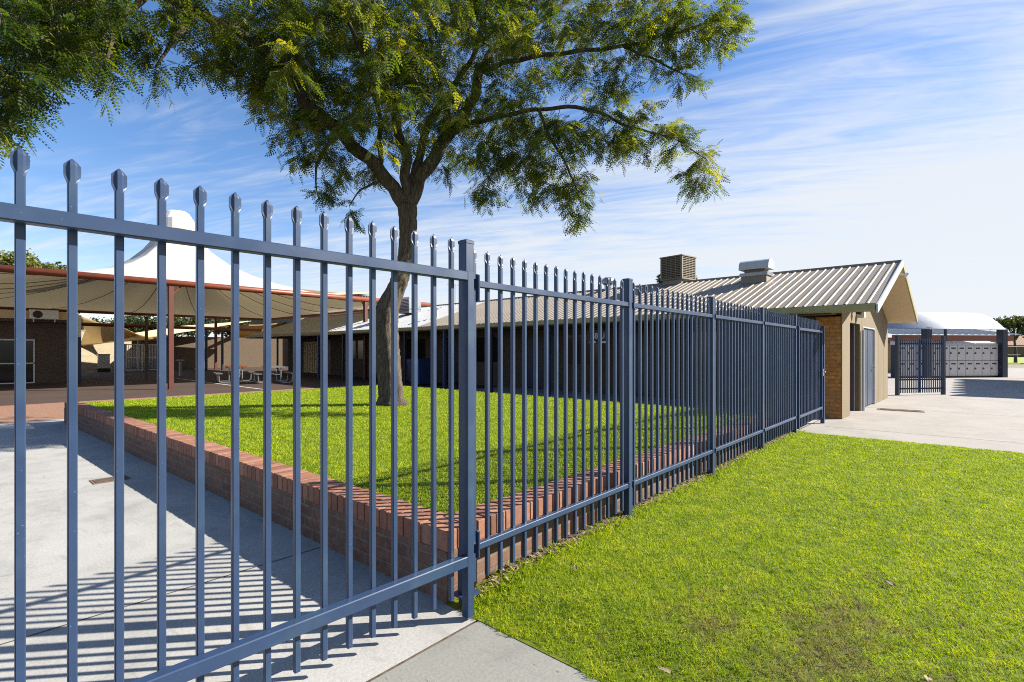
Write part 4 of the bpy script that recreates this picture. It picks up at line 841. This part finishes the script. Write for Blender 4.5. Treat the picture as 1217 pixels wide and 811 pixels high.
# foliage clusters: (px, py, radius px, depth, depth spread, tips)
blobs = [
 (430,50,100,9.6,2.4,105),(330,55,62,9.0,1.8,46),(560,50,95,10.6,2.2,90),(650,40,62,11.0,1.8,44),(480,120,70,10.0,2.0,52),(390,120,52,9.8,1.6,44),(360,155,34,9.7,.9,16),(322,112,26,8.9,.8,10),
 (400,190,26,9.7,.6,10),(378,222,13,9.6,.3,4),(412,246,11,9.8,.3,3),(440,205,16,10.2,.5,5),(560,150,50,10.8,1.4,34),(610,150,42,10.4,1.2,30),(655,170,38,10.2,1.0,28),(640,215,26,10.1,.7,12),(680,225,24,10.0,.6,13),(690,250,10,9.9,.3,3),
 (590,205,26,10.5,.7,10),(570,228,12,10.5,.3,3),(520,205,12,10.6,.4,3),(705,150,36,10.0,.9,20),(755,152,28,9.8,.7,14),(800,162,22,9.7,.5,10),(832,180,13,9.6,.3,4),(826,207,13,9.6,.3,5),(848,208,7,9.6,.2,2),
 (720,95,32,10.1,.9,13),(760,60,26,10.0,.8,10),(800,40,34,9.9,.9,18),(850,35,26,9.8,.6,12),(868,15,20,9.8,.6,8),(815,85,18,9.8,.5,6),(725,20,40,10.2,1.4,24),(790,-10,50,10.0,1.4,26),
 (500,0,120,10.2,2.6,90),(350,0,80,9.2,2.0,50),(620,-10,80,11.2,2.0,44),
 (30,20,55,6.1,1.1,26),(20,75,36,5.9,.8,18),(8,120,20,5.8,.5,8),(5,150,12,5.8,.3,3),(40,110,16,5.9,.4,5),(75,55,28,6.2,.7,12),(100,15,40,6.5,1.0,20),(120,62,18,6.5,.4,6),(135,92,9,6.5,.2,2),
 (155,25,32,6.9,.7,13),(185,60,15,7.2,.4,5),(190,85,7,7.2,.2,2),(230,15,34,7.7,.8,16),(235,72,13,8.0,.4,4),(265,75,16,8.6,.5,5),(290,45,26,8.5,.6,11),(305,88,14,8.8,.4,4),
 (-60,60,70,5.8,1.2,16),(60,-60,90,6.6,1.6,26),(250,-70,100,8.2,2,40),(450,-110,140,9.8,3,70),(650,-100,120,11.2,2.6,50),(800,-80,70,10.4,1.6,20),
 (200,-130,110,7.2,1.6,60),(60,-160,110,6.6,1.5,44),(100,-60,70,6.8,1.2,26),  # unseen clusters above the view, added to shade the left foliage
 (560,-250,170,11,3.5,50),(380,-250,140,10,3,36),
]
tips = []
for (bx, by, br, bz_, bs, n) in blobs:
    for _ in range(int(n*(1.32 if bz_ > 7.6 or by < -20 else 1.1))):
        t, r = random.uniform(0, 6.283), br*math.sqrt(random.random())
        tips.append((at(bx+r*math.cos(t), by+r*math.sin(t)*.9, bz_+random.gauss(0, bs*.45)), bz_))
NA = np.array([tuple(p) for p in nodes]); NR = list(nrad)
order = sorted(range(len(tips)), key=lambda i: float(np.min(np.linalg.norm(NA-np.array(tips[i][0]), axis=1))))
tw = MB(); FP = []; FD = []; FS = []; FT = []
for i in order:
    P = np.array(tips[i][0]); dd = np.linalg.norm(NA-P, axis=1); j = int(np.argmin(dd + .15*np.maximum(0, NA[:,2]-P[2]-.3))); A = NA[j]; L_ = dd[j]
    if L_ > 3.2: continue
    n = max(3, int(L_/.25)+2); r0 = min(NR[j]*.6, .006+.010*L_); pts = []
    for s_ in range(n):
        t = s_/(n-1); p = A*(1-t)+P*t; p = p+np.array([0,0,.16*L_*math.sin(math.pi*t)*.6]) + rng.normal(0, .02*min(1, L_), 3)*(0 if s_ in (0,) else 1); pts.append(p)
    rad = list(np.linspace(r0, .0028, n)); tw.tube([Vector(p) for p in pts], rad, 4)
    NA = np.vstack([NA, np.array(pts[1:])]); NR += rad[1:]
    # leaves round the outer part and on short side shoots
    d = (pts[-1]-pts[-2]); d = d/np.linalg.norm(d); tt = random.random()
    for side_ in range(4):
        sd_ = d*.8+rng.normal(0, .6, 3)+np.array([0,0,-.30]); sd_ /= np.linalg.norm(sd_); Ls = random.uniform(.15, .42); st = pts[-1] if side_ == 0 else pts[-1]*(1-(q:=random.uniform(0,.6)))+pts[-2]*q
        e = st+sd_*Ls+np.array([0,0,-.05]); tw.tube([Vector(st), Vector((st+e)/2+np.array([0,0,.02])), Vector(e)], [.003,.0025,.0018], 3)
        for f_ in range(6):
            t = (f_+random.random())/6; b = st*(1-t)+e*t; a2 = (f_ % 2)*2-1; lat = np.cross(sd_, np.array([0,0,1.])); lat = lat/(np.linalg.norm(lat)+1e-6)
            fd = sd_*.5+lat*a2*.8+rng.normal(0, .25, 3)+np.array([0,0,-.28]); FP.append(b); FD.append(fd); FS.append(random.uniform(.6, 1.15)); FT.append(min(1, max(0, random.gauss(.22+.55*tt-(.14 if tips[i][1] < 7.6 else 0), .18))))  # near left leaves tinted darker: shade put into their colour
tw.v = [tuple(Vector(p)-tb_) for p in tw.v]; tw.build('twigs', MAT['twig'], tree, uv=False)
T = frond_template(5, .054, .026, .19); FP = np.array(FP)-np.array(tb_); V = place_fronds(FP, np.array(FD), np.array(FS), T)
print('fronds', len(FP), 'quads', len(V)//4)
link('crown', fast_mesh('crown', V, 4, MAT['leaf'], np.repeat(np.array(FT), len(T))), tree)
# ------------------------------------------------------------ far trees
def far_tree(name, base, height, crown_r, label, mat, leaf=.12, n=2600, lobes=9, group=None, squash=.8):
    t = thing(name, (base.x, base.y, 0), label, 'tree', group); mb = MB(); trunk_top = height*.55
    mb.tube([(0,0,-.1),(crown_r*.05,0,trunk_top*.5),(0,crown_r*.05,trunk_top)], [height*.03,height*.022,height*.014], 8); P = []
    cs_ = []
    for i in range(lobes):
        a1 = i*2.4+random.random(); rr_ = crown_r*.62*math.sqrt((i+.4)/lobes); zc = height-crown_r*squash*.55-(rr_*.5)*random.uniform(.2,1.0); c = np.array([rr_*math.cos(a1), rr_*math.sin(a1), zc]); cs_.append((c, crown_r*random.uniform(.30,.46)))
        mb.tube([(0,0,trunk_top*.8), tuple(c*np.array([.5,.5,1])-np.array([0,0,crown_r*.15])), tuple(c)], [height*.012,height*.008,height*.004], 5)
    mb.build('trunk', MAT['twig'], t, uv=False)
    for c, r in cs_:
        q = rng.normal(0, 1, (n//lobes, 3)); q /= np.linalg.norm(q, axis=1, keepdims=True); q *= (rng.random((len(q),1))**.4)*r*np.array([1,1,squash])*(1+.25*np.sin(q[:,:1]*5)); P.append(c+q)
    P = np.vstack(P); m_ = len(P); d = rng.normal(0, 1, (m_,3)); d /= np.linalg.norm(d, axis=1, keepdims=True); e = np.cross(d, rng.normal(0,1,(m_,3))); e /= np.linalg.norm(e, axis=1, keepdims=True); s_ = leaf*rng.uniform(.6,1.4,(m_,1))
    V = np.stack([P-d*s_, P-e*s_*.45, P+d*s_, P+e*s_*.45], 1).reshape(-1,3); link('crown', fast_mesh('crown', V, 4, mat, np.repeat(np.clip(rng.normal(.45,.28,m_),0,1), 4)), t)
G = 'dark trees behind the courtyard buildings'
for i, (px, Z, py, lab) in enumerate(((118,62,388,'dark tree top showing left of the yellow sail peak'),(160,58,383,'dark tree above the yellow sail'),(205,60,384,'dark bushy tree behind the tall red post'),(245,64,380,'dark tree above the cream skillion roof'),(285,60,386,'dark tree over the picnic tables'),(320,70,388,'dark tree furthest right under the canopy edge'))):
    b = at(px, 440, Z); h = H+(HY-py)/F*Z+1.6; far_tree('background_tree', b, h, 3.6, lab, MAT['farleaf'], .22, 2600, 9, G)
b = at(10, 440, 62); far_tree('olive_green_tree', b, H+(HY-291)/F*62, 4.6, 'sunlit olive green tree rising over the left edge of the cone canopy', MAT['oliveleaf'], .26, 5000, 14)
b = at(46, 440, 66); far_tree('olive_green_tree', b, H+(HY-305)/F*66, 4.0, 'lower olive green tree just right of the taller one over the canopy', MAT['oliveleaf'], .24, 3500, 12)
b = at(802, 440, 40); far_tree('dark_tree', b, H+(HY-316)/F*40, 1.9, 'small dark tree peeping out behind the brown cooler', MAT['farleaf'], .13, 3200, 9)
b = at(1207, 440, 62); far_tree('pine_tree', b, H+(HY-371)/F*62, 3.3, 'dark open-crowned tree at the right edge beyond the pavilion', MAT['farleaf'], .17, 2600, 12, squash=.45)
b = at(1240, 440, 60); far_tree('pine_tree', b, H+(HY-376)/F*60, 3.2, 'dark tree cut off by the right edge of the photo', MAT['farleaf'], .17, 2600, 10, squash=.6)
